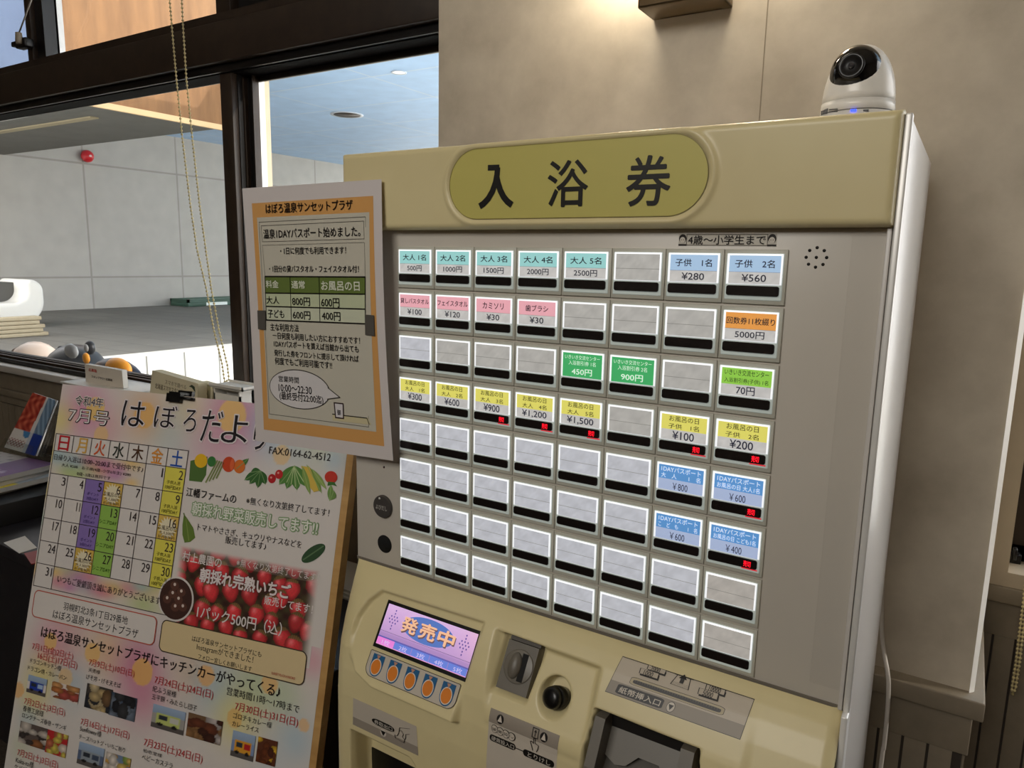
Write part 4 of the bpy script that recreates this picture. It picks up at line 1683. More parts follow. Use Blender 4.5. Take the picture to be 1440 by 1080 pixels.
for k in range(8):
    if 1 <= k <= 4:
        K.line((cu0 + k * cw, rows_v[1]), (cu0 + k * cw, rows_v[0]), lw, (74, 62, 64), 3)
        K.line((cu0 + k * cw, rows_v[6 if k != 1 else 7]), (cu0 + k * cw, rows_v[2]), lw, (74, 62, 64), 3)
    else:
        K.line((cu0 + k * cw, rows_v[7 if k in (0, 7) else 6]), (cu0 + k * cw, rows_v[0]), lw, (74, 62, 64), 3)


def lines(u0, u1, v, h, t, col=(64, 52, 56), b=0, l=4):
    K.text(t, u0, v, u1, v + h, col, l, b)


h1 = rows_v[1] - rows_v[2]
lines(cu0 + .004, cu0 + 5 * cw - .004, rows_v[2] + h1 * .60, h1 * .26, '日帰り入浴は10:00~20:00まで受付中です♪')
lines(cu0 + .025, cu0 + 5 * cw - .030, rows_v[2] + h1 * .34, h1 * .17, '大人 ¥500　お子様(4歳~小学6年生) ¥280')
lines(cu0 + .065, cu0 + 5 * cw - .075, rows_v[2] + h1 * .08, h1 * .16, '0歳~3歳は無料です')
lines(cu0 + cw + .012, cu1 - .012, rows_v[7] + h1 * .35, h1 * .32, 'いつもご愛顧頂き誠にありがとうございます!')


# ---- vegetables along the top right
def px_ell(px, py, rx, ry, col, l, rot=0, n=24):
    c = k_(px, py)
    s = abs(k_(px + 10, py)[0] - c[0]) / 10
    K.ell(c[0], c[1], rx * s * 1.0, ry * s * 1.0, col, l, n, 0, rot)


def px_poly(pts, col, l):
    q = [k_(*p) for p in pts]
    a = sum(q[i][0] * q[(i + 1) % len(q)][1] - q[(i + 1) % len(q)][0] * q[i][1] for i in range(len(q)))
    K.poly(q if a > 0 else q[::-1], col, l)


def leaf(px, py, ln, wd, ang, col, l):
    a = math.radians(ang)
    pts = []
    for k in range(11):
        t = k / 10
        w_ = wd * math.sin(math.pi * t) ** .8
        pts.append((t * ln, w_))
    for k in range(9, 0, -1):
        t = k / 10
        pts.append((t * ln, -wd * math.sin(math.pi * t) ** .8))
    q = [(px + x * math.cos(a) - y * math.sin(a), py + x * math.sin(a) + y * math.cos(a)) for x, y in pts]
    px_poly(q, col, l)
    e = (px + ln * math.cos(a), py + ln * math.sin(a))
    K.line(k_(px, py), k_(*e), .0012, mixc(col, (190, 210, 150), .5), l + .5)


K.rect(cu1 + .008, k_(400, 900)[1], PW - .004, k_(380, 668)[1], (226, 219, 214), .4)
px_poly([(268, 648), (292, 642), (290, 668), (284, 678), (266, 676)], (84, 116, 58), 1)
px_ell(283, 648, 9, 8, (236, 186, 40), 2)
px_ell(298, 649, 6, 6, (60, 122, 62), 2)
for k in range(4):
    K.line(k_(306 + 3 * k, 648 + k), k_(290 + 5 * k, 678 - 2 * k), .003, (128, 142, 82), 2)
px_ell(322, 653, 9, 9, (206, 74, 40), 2); px_ell(337, 656, 8, 8, (222, 118, 48), 2); px_ell(327, 653, 3, 7, (226, 104, 60), 2.5)
for ang, ln in ((150, 26), (130, 24), (100, 24), (70, 20), (170, 14)):
    leaf(367, 662, ln, 5.5, ang, (58, 104, 52), 2 + ang / 400)
leaf(350, 645, 22, 4, 140, (70, 120, 60), 1.9)
px_ell(383, 673, 5.5, 5.5, (186, 36, 42), 3); px_ell(393, 667, 5.5, 5.5, (196, 44, 46), 3.2)
px_ell(382, 671.5, 1.4, 1.2, (236, 170, 160), 3.5); px_ell(392, 665, 1.4, 1.2, (236, 170, 160), 3.5)
for ang in (60, 85, 110, 130):
    leaf(415, 655, 34, 7.5, ang, (88, 138, 66), 2 + ang / 300)
for k in range(5):
    K.line(k_(414, 656), k_(404 + 6 * k, 684 - abs(k - 2) * 3), .0012, (200, 220, 160), 3.2)
px_poly([(424, 655), (436, 657), (449, 690), (442, 692), (430, 678)], (222, 190, 84), 3)
leaf(432, 654, 44, 5, 62, (126, 158, 76), 2.6); leaf(426, 656, 40, 4, 75, (136, 166, 84), 3.3); leaf(440, 660, 34, 3.5, 55, (150, 176, 96), 3.4)
px_ell(466, 671, 9, 7.5, (206, 60, 44), 3)
px_poly([(462, 677), (470, 678), (475, 684), (468, 682), (461, 683)], (70, 120, 56), 3.4)
leaf(466, 682, 22, 4, 95, (120, 160, 80), 2.8); leaf(470, 690, 14, 6, 110, (116, 152, 82), 3)
kt('江幡ファームの', (262, 697), (333.5, 696), bold=.012)
kt('※無くなり次第終了してます！', (346.5, 707.5), (464, 717))
halo('朝採れ野菜販売してます!!', (270, 722), (448, 735), (236, 236, 226), (142, 172, 126), .012, .085)
kt('トマトやささぎ、キュウリやナスなどを', (278, 746), (425.5, 760))
kt('販売してます♪', (317, 763), (375.5, 764))
px_poly([(259, 723), (263, 728), (272, 742), (275, 756), (268, 762), (260, 763), (257, 752), (257, 738)], (106, 132, 58), 2)
K.line(k_(262, 729), k_(266, 760), .0014, (140, 160, 84), 2.5); K.line(k_(259, 722), k_(261, 730), .002, (90, 112, 50), 2.5)
px_ell(441, 778, 19, 8, (54, 84, 54), 2, math.radians(38))
K.line(k_(427, 787), k_(455, 768), .002, (98, 128, 88), 2.5)
# ---- strawberry photograph
rg = random.Random(4)
berries = []
for j in range(6):
    for i in range(9):
        berries.append(((i + .5 * (j % 2) + rg.uniform(-.28, .28)) / 8.2, (j + rg.uniform(-.25, .25)) / 5.1, rg.uniform(.080, .100), rg.uniform(.9, 1.15), rg.uniform(-.4, .4)))
berries.sort(key=lambda q: -q[1])
BA = np.array(berries)


def straw(a, b_):
    asp = 1.62
    fade = 1.0
    x, y = a, b_
    cd_ = (58, 34, 30)
    dx = (BA[:, 0] - x) * asp
    dy = (BA[:, 1] - y)
    cr, sr = np.cos(BA[:, 4]), np.sin(BA[:, 4])
    ex = (dx * cr + dy * sr) / BA[:, 2]
    ey = (-dx * sr + dy * cr) / (BA[:, 2] * 1.25)
    wdt = np.clip(1.0 - .35 * np.clip(ey, 0, 1), .3, 1)
    d = np.sqrt((ex / wdt) ** 2 + ey ** 2)
    hit = np.nonzero(d < 1)[0]
    if len(hit):
        i = hit[-1]
        t = 1 - d[i]
        k = .45 + .55 * min(1, t * 2.2)
        c = np.array((206, 56, 62.0)) * (.35 + .65 * k) * BA[i, 3]
        hl = math.exp(-((ex[i] - .3) ** 2 + (ey[i] + .35) ** 2) * 9)
        c = c + np.array((60, 70, 70.0)) * hl
        if (math.sin(ex[i] * 16) * math.sin(ey[i] * 15)) > .55:
            c = c * .78 + np.array((30, 22, 8.0))
        if ey[i] < -.62:
            g = np.array((110, 132, 70.0)) * (.7 + .4 * math.sin(ex[i] * 14) ** 2)
            c = c * .35 + g * .65
    else:
        g = .5 + .5 * math.sin(x * 60) * math.sin(y * 44)
        c = np.array((60, 34, 30.0)) * (1 - g * .5) + np.array((92, 104, 56.0)) * g * .5
    # soft white edges of the print
    m = min(x * 1.0, 1 - x, y, 1 - y)
    fade = min(1, max(0, m / .09))
    fade = fade * fade * (3 - 2 * fade)
    if y > .86:
        fade *= .75
    return tuple(np.clip(c * fade + PAPER * (1 - fade), 0, 255))


p1, p2, p3 = k_(250, 766), k_(452, 800), k_(236, 893)
su0, su1, sv1, sv0 = (p1[0] + p3[0]) / 2, p2[0], (p1[1] + p2[1]) / 2, p3[1]
K.grid(su0, sv0, su1, sv1, 190, 120, straw, 1)
W_ = (236, 228, 226)
kt('村上農園の', (257, 787), (313, 786), W_, .012)
kt('※無くなり次第終了してます！', (333, 794), (449, 808), W_, .0)
halo('朝採れ完熟いちご', (281, 817), (410, 823), (240, 230, 230), (120, 40, 46), .03, .06)
kt('販売してます！', (372, 848), (441, 852), W_, .008)
kt('1パック500円（込）', (277, 868), (398, 876), W_, .012)
c = k_(248, 842)
rr = abs(k_(273, 842)[0] - c[0])
K.ell(c[0], c[1], rr * 1.02, rr * 1.02, (226, 219, 214), 3, 40)
K.ell(c[0], c[1], rr * .93, rr * .93, (70, 46, 40), 4, 40)
for k in range(7):
    a = k * 2.4
    q = .62 * math.sqrt((k + .5) / 7)
    uu, vv = c[0] + rr * q * math.cos(a), c[1] + rr * q * math.sin(a)
    K.ell(uu, vv, rr * .25, rr * .2, (96, 62, 52), 4.3, 14)
    K.ell(uu, vv + rr * .06, rr * .075, rr * .075, (222, 206, 196), 4.6, 10)


# ---- address box and feed box
def rbox(p_tl, p_br_u, p_bl, fill, edge, l, wd=.0018):
    a, c, d = k_(*p_tl), k_(*p_br_u), k_(*p_bl)
    u0, u1, v1, v0 = (a[0] + d[0]) / 2, c[0], (a[1] + c[1]) / 2, d[1]
    pts = K.rrect(u0, v0, u1, v1, .010, 6)
    K.poly(pts, fill, l)
    K.ring(pts, wd, edge, l + .5)
    return u0, v0, u1, v1


rbox((50, 829), (222, 868), (45.8, 866), (228, 221, 216), (196, 90, 74), 3)
kt('羽幌町北3条1丁目29番地', (90, 854), (181, 870), l=4)
kt('はぼろ温泉サンセットプラザ', (75, 868), (196, 886), l=4)
fb = rbox((230, 872), (433, 916), (223.5, 914), (226, 204, 158), (70, 56, 44), 3)
kt('はぼろ温泉サンセットプラザにも', (270.5, 901), (369, 916), l=4)
kt('Instagramができました！', (277, 914), (357.5, 923.5), l=4)
kt('フォロー宜しくお願いします', (279, 927), (355.5, 936), l=4)
K.text('SUNSET.PLAZA.HABORO', fb[2] - .060, fb[1] + .006, fb[2] - .016, fb[1] + .010, (190, 80, 70), 5)
kt('はぼろ温泉サンセットプラザにキッチンカーがやってくる♪', (58, 893), (395.5, 966), l=3, bold=.008)
kt('営業時間11時～17時まで', (319, 976), (422, 992), l=3)

RED = (196, 62, 66)
for t, bl, tr, col in (
        ('7月1日(金)2日(土)', (46, 911), (104, 921), RED), ('16日(土)17日(日)', (54, 925), (110, 933), RED),
        ('ドラゴンキッチン様', (43, 932), (87.5, 936), BLK), ('ドラゴン焼・カレーパン', (40, 940), (94.5, 951.5), BLK),
        ('7月2日(土)3日(日)', (34.7, 989), (93, 999), RED), ('春巻工房様', (33, 998), (62.5, 1001), BLK), ('ロングチーズ春巻・ザンギ', (32, 1007), (94.4, 1021.5), BLK),
        ('7月2日(土)3日(日)', (25, 1061), (83, 1073), RED), ('Kaka-na様', (23, 1070.5), (48.6, 1073), BLK), ('ケバブ', (21, 1080), (39, 1079), BLK),
        ('7月9日(土)10日(日)', (126, 932), (190, 946.5), RED), ('天勇様', (125, 944), (142, 942.5), BLK), ('げそ丼・げそ天そば', (122, 953), (171, 962), BLK),
        ('7月16日(土)17日(日)', (114.4, 1015.5), (183, 1033.5), RED), ('Sunflower様', (113, 1027.5), (144, 1028.5), BLK), ('チーズハットグ・いちご削り', (111.7, 1037.5), (177, 1052), BLK),
        ('7月24日(土)24日(日)', (218, 959), (301, 974), RED), ('紀ふう屋様', (215, 971), (249, 973), BLK), ('五平餅・みたらし団子', (214, 982.5), (278, 992), BLK),
        ('7月23日(土)24日(日)', (203, 1047), (286, 1064), RED), ('柏壱堂様', (202, 1057), (229, 1060), BLK), ('ベビーカステラ', (200, 1067), (244, 1073), BLK),
        ('7月30日(土)31日(日)', (331, 996), (420, 1013), RED), ('ゴロチキカレー様', (328.4, 1008), (383, 1016.5), BLK), ('カレーライス', (327, 1019), (364.5, 1024), BLK)):
    kt(t, bl, tr, col, l=4)


def photo(px0, py0, px1, py1, seed, pal, kind='food'):
    """small printed photograph; corners are its top-left and bottom-right in the picture"""
    a, c = k_(px0, py0), k_(px1, py1)
    rg = random.Random(seed)
    sp = [(rg.random(), rg.random(), rg.uniform(.10, .26), rg.choice(pal[1:]), rg.uniform(.5, 1.5)) for _ in range(16)]

    def fn(x, y):
        c = np.array(pal[0], float)
        if kind == 'van':
            if y > .62:
                c = np.array((150, 170, 196.0)) * (.8 + .3 * y)
            elif y < .2:
                c = np.array((92, 86, 84.0))
            if .12 < x < .88 and .2 < y < .66:
                c = np.array(pal[1], float)
                if .2 < x < .5 and .42 < y < .6:
                    c = np.array((50, 56, 66.0))
                if .56 < x < .84 and .36 < y < .6:
                    c = np.array(pal[2], float)
            for wx in (.27, .72):
                if math.hypot(x - wx, (y - .2) * 1.2) < .09:
                    c = np.array((30, 28, 28.0))
        else:
            for X, Y, r, col, e in sp:
                d = math.hypot(x - X, (y - Y) * e)
                if d < r:
                    k = .75 + .35 * (1 - d / r)
                    c = np.array(col, float) * k
        return tuple(np.clip(c, 0, 255))
    K.grid(a[0], c[1], c[0], a[1], 26, 26, fn, 4)


photo(41.5, 948, 64, 980, 1, [(226, 219, 214), (40, 66, 168), (170, 196, 226)], 'van')
photo(75, 957, 110, 990, 2, [(226, 214, 206), (190, 120, 70), (160, 96, 60), (206, 150, 96), (176, 84, 74)])
photo(30.5, 1013, 64.5, 1055, 3, [(96, 84, 80), (150, 96, 60), (176, 120, 70), (200, 190, 180), (70, 62, 60)])
photo(68.5, 1025, 92.5, 1066, 4, [(190, 46, 50), (214, 196, 90), (226, 210, 196), (196, 110, 80)])
photo(124, 960, 155, 1004, 5, [(70, 64, 60), (190, 166, 120), (206, 186, 146), (120, 92, 64), (50, 52, 60)])
photo(158, 972, 189.5, 1015, 6, [(70, 84, 104), (40, 40, 46), (60, 60, 64), (110, 120, 136)], 'food')
photo(113, 1042, 144, 1084, 7, [(96, 110, 140), (150, 160, 170), (70, 82, 104)], 'van')
photo(151, 1056, 181, 1098, 8, [(120, 140, 170), (206, 160, 80), (226, 196, 110), (150, 176, 90), (230, 220, 210)])
photo(217, 989, 258, 1034, 9, [(168, 164, 160), (196, 206, 120), (206, 206, 196)], 'van')
photo(266.5, 1001, 310, 1048, 10, [(120, 92, 66), (70, 40, 30), (110, 60, 40), (150, 110, 70), (190, 180, 176)])
photo(329, 1026, 356, 1071, 11, [(130, 150, 190), (226, 160, 50), (190, 40, 44)], 'van')
photo(364.5, 1035, 387, 1078, 12, [(96, 52, 34), (222, 176, 50), (110, 56, 30), (80, 40, 26), (130, 70, 40)])
poster = K.mb.build('newsletter_poster', None, loc=tuple(PTL), ink=True)
tag(poster, 'pastel monthly newsletter poster with a July calendar and strawberries, on the easel board', 'poster')

# ---- easel: board behind the poster, oak edge, legs
oak = wood('oak_edge', (186, 142, 84), (206, 164, 104), 4, (2, 2, 12))
core = mat('board_core', (150, 128, 96), .7)
ez = thing('display_easel', tuple(PTL + pu * .3 - pv * 1.2 * 1.0 + pn * .1), 'oak framed display board leaning on an easel beside the ticket machine', 'easel')
pN = K.N


def pp(u, v, d=0.0):
    return PTL + pu * u - pv * v + pN * d


def slab(mb, u0, v0, u1, v1, d0, d1, m):
    A_ = [pp(u, v, d0) for u, v in ((u0, v1), (u1, v1), (u1, v0), (u0, v0))]
    B2 = [pp(u, v, d1) for u, v in ((u0, v1), (u1, v1), (u1, v0), (u0, v0))]
    mb.add(A_ + B2, [(3, 2, 1, 0), (4, 5, 6, 7), (0, 1, 5, 4), (1, 2, 6, 5), (2, 3, 7, 6), (3, 0, 4, 7)], m)


VB = PTL[2] / pv[2]                          # distance down the board to the floor
b = MB(); slab(b, -.001, .002, PW + .006, PH + .03, -.016, -.0012, core); b.build('board', ez)
b = MB(); slab(b, PW + .0015, .045, PW + .0135, PH + .03, -.017, .002, oak); slab(b, -.006, PH + .002, PW + .0135, PH + .03, -.017, .004, oak); b.build('oak_frame', ez)
for u in (.10, PW - .10):
    b = MB(); slab(b, u - .015, .25, u + .015, VB, -.045, -.017, oak); b.build('leg', ez)
b = MB()
t0 = pp(PW / 2, .62, -.03)
foot = np.array([t0[0] + pn[0] * .0 + .0, WY - .06, 0.0])
foot = t0 + pn * .06; foot[2] = 0.0
b.tube([t0, foot], .012, oak, 10)
b.build('back_leg', ez)
b = MB(); slab(b, 0, PH + .03, PW, PH + .055, -.02, .03, oak); b.build('ledge', ez)
# black clip at the top edge
cl = thing('board_clip', tuple(pp(.27, 0, 0)), 'black clip gripping the top edge of the newsletter poster', 'clip')
b = MB()
e = K.uv(251, 560)
uA, uB = K.uv(239, 555)[0], K.uv(258, 560)[0]
slab(b, uA, -.003, uB, .012, .0008, .008, blackpl)
slab(b, uA, -.010, uB, .010, -.026, -.018, blackpl)
slab(b, uA + .003, -.006, uB - .003, -.002, -.026, .006, blackpl)
b.build('clip_body', cl)
b = MB(); b.tube([pp(uB - .004, .003, .005), pp(uB + .026, .004, .004)], .0030, blackpl, 10); b.build('clip_lever', cl)

# ================================================================== smaller things
# ---- pan-tilt camera on top of the machine
CY = .125
cL, cR = at_y(1155, 140, CY), at_y(1261, 140, CY)
ccx = float((cL[0] + cR[0]) / 2); cr = float((cR[0] - cL[0]) / 2)
ztop = float(at_y(1208, 60, CY)[2])
zb = 1.5477
H = ztop - zb
shell = mat('white_camera_shell', (232, 228, 220), .28)
sc_ = thing('security_camera', (ccx, CY, zb), 'small white egg shaped security camera with black lens on top of the ticket machine', 'camera')
b = MB(); b.lathe([(cr * .96, 0), (cr * .99, .003), (cr, .012), (cr * .995, H * .285)], shell, (ccx, CY, zb), n=48); b.build('base', sc_)
b = MB(); b.lathe([(cr * .97, H * .285), (cr * .965, H * .30)], mat('camera_seam', (120, 116, 110), .6), (ccx, CY, zb), n=48)
b.lathe([(cr * .992, H * .298), (cr * .975, H * .40)], shell, (ccx, CY, zb), n=48)
b.build('collar', sc_)
b = MB()
prof = [(cr * .962, H * .405)]
for k in range(1, 15):
    a = math.pi / 2 * k / 14
    prof.append((cr * .962 * math.cos(a) ** .92, H * (.405 + .565 * math.sin(a))))
prof[-1] = (0, H * .97)
b.lathe(prof, shell, (ccx, CY, zb), n=48)
head = b.build('head', sc_)
b = MB()
ld = Vector((-.06, -1.0, .10)).normalized()
hc = Vector((ccx, CY, zb + H * .60))
lc = hc + Vector((-.002, -cr * .30, H * .07))
b.ball(lc, cr * .70, mat('glossy_black', (10, 10, 11), .08), 4, (1, 1.06, 1.10))
b.build('lens_dome', sc_)
b = MB()
b.lathe([(.0105, 0), (.0105, .0016), (.0085, .0022), (.0070, .0006), (0, .0006)], mat('lens_ring', (15, 14, 15), .3), lc + ld * (cr * .722), ld, 28)
b.lathe([(.0030, .0008), (.0022, .0022), (0, .0026)], mat('lens_glass', (60, 58, 60), .1), lc + ld * (cr * .722), ld, 16)
b.build('lens', sc_)


def on_base(px, py):
    d = ray(px, py)
    o = CAM - np.array((ccx, CY, 0))
    A_ = d[0] ** 2 + d[1] ** 2
    B2 = o[0] * d[0] + o[1] * d[1]
    C2 = o[0] ** 2 + o[1] ** 2 - (cr * 1.002) ** 2
    return CAM + d * ((-B2 - math.sqrt(B2 * B2 - A_ * C2)) / A_)


p = on_base(1200, 155.5)
b = MB(); b.box((p[0] - .0022, p[1] - .0004, p[2] - .0007), (p[0] + .0022, p[1] + .002, p[2] + .0011), mat('blue_led', (20, 30, 160), .3, em=(30, 60, 255), es=3.0)); b.build('status_led', sc_)
p = on_base(1217.5, 155.3)
b = MB(); b.box((p[0] - .0020, p[1] - .0004, p[2] - .0006), (p[0] + .0020, p[1] + .002, p[2] + .0008), blackpl); b.build('slot', sc_)
b = MB()
for k in range(5):
    p = on_base(1155.5 + 1.9 * k, 158 - .35 * k)
    b.box((p[0] - .0004, p[1] - .0003, p[2] - .002), (p[0] + .0004, p[1] + .001, p[2] + .0012 + .0003 * k), mat('mark_grey', (70, 68, 66), .5))
for k in range(2):
    a_, c_ = on_base(1166, 154.5 + 3 * k), on_base(1178, 153.5 + 3 * k)
    b.prism([tuple(a_ + (0, -.0002, -.0004)), tuple(c_ + (0, -.0002, -.0004)), tuple(c_ + (0, -.0002, .0004)), tuple(a_ + (0, -.0002, .0004))], (0, .0008, 0), MATS['mark_grey'])
b.build('printed_mark', sc_)

# ---- wall lamp above
bz = 1.7352
bronze = noisy('brushed_bronze', (104, 86, 60), (112, 94, 68), 40, .38, 3)
wl_ = thing('wall_lamp', (.2022, PY, bz), 'bronze box wall lamp mounted on the plastered pillar above the machine', 'wall lamp')
fr0 = at_z(896, 12, bz)
x0, x1 = .1537, .2507
yf = float(fr0[1])
b = MB()
b.box((x0, yf, bz), (x1, PY, bz + .003), bronze, .001)
b.box((x0, yf, bz), (x1, yf + .003, bz + .12), bronze, .001)
b.box((x1 - .003, yf, bz), (x1, PY, bz + .045), bronze, .001)
b.box((x0, yf, bz), (x0 + .003, PY, bz + .022), bronze, .001)
b.build('shade', wl_)
b = MB(); b.box((x0 + .01, PY - .006, bz), (x1 - .01, PY - .0005, bz + .14), bronze, .001); b.build('back_plate', wl_)
b = MB(); b.lathe([(.012, 0), (.024, .004), (.026, .03), (.026, .09), (.020, .10), (0, .102)], mat('opal_glass', (250, 246, 236), .3, em=(255, 236, 206), es=5.0), ((x0 + x1) / 2 - .025, (yf + PY) / 2, bz + .028), n=28)
b.build('opal_bulb', wl_)
b = MB(); b.lathe([(.012, 0), (.012, .03)], blackpl, ((x0 + x1) / 2 - .025, (yf + PY) / 2, bz + .002), n=16); b.build('socket', wl_)
L = bpy.data.lights.new('wall_lamp_bulb', 'POINT'); L.energy = 2.2; L.color = (1, .88, .70); L.shadow_soft_size = .03
lo = bpy.data.objects.new('wall_lamp_bulb', L); COL.objects.link(lo); lo.location = ((x0 + x1) / 2 - .02, yf - .03, bz + .16)
lo.location = (x0 - .02, (yf + PY) / 2, bz + .10)
L2 = bpy.data.lights.new('wall_lamp_bulb', 'POINT'); L2.energy = 2.2; L2.color = (1, .88, .70); L2.shadow_soft_size = .03
lo2 = bpy.data.objects.new('wall_lamp_bulb', L2); COL.objects.link(lo2); lo2.location = (x1 + .02, (yf + PY) / 2, bz + .12)

# ---- white cable running down beside the machine
wc = mat('white_cable', (214, 208, 200), .4)
b = MB()
pts = []
for px, py, yy_ in ((1243, 700, .285), (1241, 800, .285), (1240, 880, .283), (1243, 915, .281), (1248, 945, .272), (1249.5, 965, .270), (1248, 1000, .270), (1243, 1050, .270), (1238, 1085, .270)):
    pts.append(at_y(px, py, yy_))
pts = [pts[0] + np.array((0, 0, .15))] + pts + [pts[-1] + np.array((0, 0, -.3)), np.array((.492, .27, .01))]
# smooth it
P = []
for i in range(len(pts) - 1):
    p0 = pts[max(i - 1, 0)]; p1 = pts[i]; p2 = pts[i + 1]; p3 = pts[min(i + 2, len(pts) - 1)]
    for k in range(6):
        t = k / 6
        P.append(.5 * (2 * p1 + (p2 - p0) * t + (2 * p0 - 5 * p1 + 4 * p2 - p3) * t * t + (3 * p1 - p0 - 3 * p2 + p3) * t ** 3))
P.append(pts[-1])
b.tube(P, .0024, wc, 10)
o = b.build('power_cable', None, loc=tuple(pts[-1]))
tag(o, 'white power cable hanging between the ticket machine and the pillar', 'cable')


# ---- bead chains of the blinds
def chain(name, paths, m, r, step, label, weight=True):
    t = thing(name, tuple(paths[0][-1]), label, 'blind cord')
    for pts in paths:
        b = MB()
        pts = [np.array(p, float) for p in pts]
        seg = [np.linalg.norm(pts[i + 1] - pts[i]) for i in range(len(pts) - 1)]
        tot = sum(seg)
        n = int(tot / step)
        for k in range(n + 1):
            d = tot * k / n
            i = 0
            while i < len(seg) - 1 and d > seg[i]:
                d -= seg[i]; i += 1
            p = pts[i] + (pts[i + 1] - pts[i]) * min(1, d / seg[i])
            b.ball(p, r, m, 1)
        b.tube(pts, r * .35, m, 5)
        b.build('bead_strand', t)
    return t


bead = mat('straw_beads', (206, 190, 140), .4)
cy = .46
s1_ = [at_y(236, -30, cy), at_y(241, 30, cy), at_y(248, 110, cy), at_y(256, 190, cy), at_y(268, 290, cy), at_y(277, 350, cy), at_y(290, 405, cy), at_y(301, 465, cy), at_y(312, 510, cy), at_y(316, 537, cy)]
s2_ = [at_y(254, -30, cy), at_y(257, 30, cy), at_y(262, 110, cy), at_y(270, 190, cy), at_y(281, 290, cy), at_y(288, 340, cy), at_y(297, 405, cy), at_y(308, 465, cy), at_y(320, 515, cy), at_y(322, 534, cy), at_y(316, 537, cy)]
chain('blind_cord', [s1_, s2_], bead, .0030, .0085, 'beaded blind cord hanging in front of the left window')
ry = .50
r1_ = [at_y(1452, 700, ry), at_y(1446, 780, ry), at_y(1440, 842, ry), at_y(1435, 880, ry), at_y(1429, 930, ry), at_y(1423, 968, ry), at_y(1424, 976, ry)]
r2_ = [at_y(1460, 700, ry), at_y(1452, 780, ry), at_y(1445, 842, ry), at_y(1440, 880, ry), at_y(1434, 930, ry), at_y(1428, 968, ry), at_y(1424, 976, ry)]
chain('blind_cord', [r1_, r2_], bead, .0022, .0058, 'beaded blind cord hanging beside the right window')

# ---- latch with pull cord on the upper left window
p = at_y(38, 62, WY - .01)
t = thing('window_catch', (float(p[0]), WY - .006, float(p[2])), 'black window catch with a pull cord on the upper left window', 'catch')
b = MB()
b.box((p[0] - .028, WY - .030, p[2] - .014), (p[0] + .030, WY - .005, p[2] + .012), darkmetal, .004)
b.box((p[0] - .060, WY - .026, p[2] - .004), (p[0] - .020, WY - .012, p[2] + .010), darkmetal, .003)
b.build('catch_body', t)
b = MB(); b.lathe([(.008, 0), (.010, .010), (.008, .030)], mat('bone_plastic', (160, 146, 128), .5), (p[0] + .008, WY - .034, p[2] - .006), n=12); b.build('cord_end', t)
b = MB(); b.tube([(p[0] + .008, WY - .034, p[2] + .020), at_y(44, 0, WY - .034), at_y(46, -40, WY - .034)], .0022, mat('grey_cord', (150, 142, 132), .7), 6); b.build('cord', t)

# ---- display table with leaflets, left
tblm = noisy('dark_table_laminate', (38, 36, 40), (44, 42, 46), 30, .4, 3)
dt = thing('display_table', (-1.25, .33, 0), 'long dark display table under the left window behind the easel', 'table')
b = MB(); b.box((-2.25, .145, .722), (-.32, .520, .75), tblm, .003); b.build('table_top', dt)
b = MB(); b.box((-2.22, .165, .16), (-.35, .185, .722), tblm); b.build('front_panel', dt)
for x in (-2.2, -.40):
    for y in (.17, .47):
        b = MB(); b.box((x, y, 0), (x + .03, y + .03, .722), darkmetal); b.build('leg', dt)

# leaflet in an acrylic stand on a riser
acr = glassmat('clear_acrylic', (.93, .95, .95), .10)
ly = .40
LQ = [at_y(46, 552, ly + .03), at_y(78.5, 563, ly + .03), at_y(49, 641, ly - .03), at_y(6, 629, ly - .03)]
LQ = [np.array(q_) for q_ in LQ]
rz = float(LQ[3][2]) - .012
t = thing('leaflet_stand', (float(LQ[3][0]) + .07, ly, .75), 'clear acrylic stand with a holder for leaflets, left of the easel', 'leaflet stand')
b = MB()
xl, xr = float(LQ[3][0]), float(LQ[2][0])
b.box((xl - .01, ly + .03, .7503), (xr + .03, ly + .09, rz - .006), mat('black_riser', (26, 24, 24), .6), .002)
b.build('riser', t)
un = np.cross(LQ[1] - LQ[0], LQ[0] - LQ[3]); un /= np.linalg.norm(un)
b = MB()
back = [q_ - un * .010 for q_ in LQ]
ext = [back[3] + (back[3] - back[0]) * .02, back[2] + (back[2] - back[1]) * .02, back[1] + (back[1] - back[2]) * -.04, back[0] + (back[0] - back[3]) * -.04]
b.prism([ext[0] - (LQ[1] - LQ[0]) * .05, ext[1] + (LQ[1] - LQ[0]) * .22, ext[2] + (LQ[1] - LQ[0]) * .22, ext[3] - (LQ[1] - LQ[0]) * .05], -un * .003, acr)
b.prism([LQ[3] + un * .010, LQ[2] + un * .010, LQ[2] + un * .010 + (LQ[1] - LQ[2]) * .16, LQ[3] + un * .010 + (LQ[0] - LQ[3]) * .16], un * .002, acr)
b.box((xl - .012, ly - .015, rz - .006), (xr + .03, ly + .09, rz - .003), acr)
b.build('holder', t)
lp = printed('glossy_leaflet', .3, 0, .0)
Lf = Quad(LQ, lp)
Lf.mb.prism([q_ - un * .004 for q_ in (LQ[3], LQ[2], LQ[1], LQ[0])], -un * .003, lp)


def leafart(u, v):
    if v > .36:
        if u < .62 - (1 - v) * .1:
            k = .5 + .5 * math.sin(u * 23 + math.sin(v * 17) * 2) * math.sin(v * 25 + u * 6)
            c = mixc((150, 30, 26), (226, 120, 90), k)
            return c
        if u < .68:
            return (226, 224, 222)
        return mixc((90, 120, 150), (150, 176, 200), .5 + .5 * math.sin(u * 40 + v * 30))
    if u < .60:
        if (u - .5) ** 2 + (v - .42) ** 2 < .03:
            return (70, 140, 196)
        if .06 < v < .2 and math.sin(u * 60) * math.sin(v * 90) > .1:
            return (150, 90, 90)
        return (226, 222, 218)
    if u < .68:
        return (200, 206, 214)
    return (26, 60, 150)


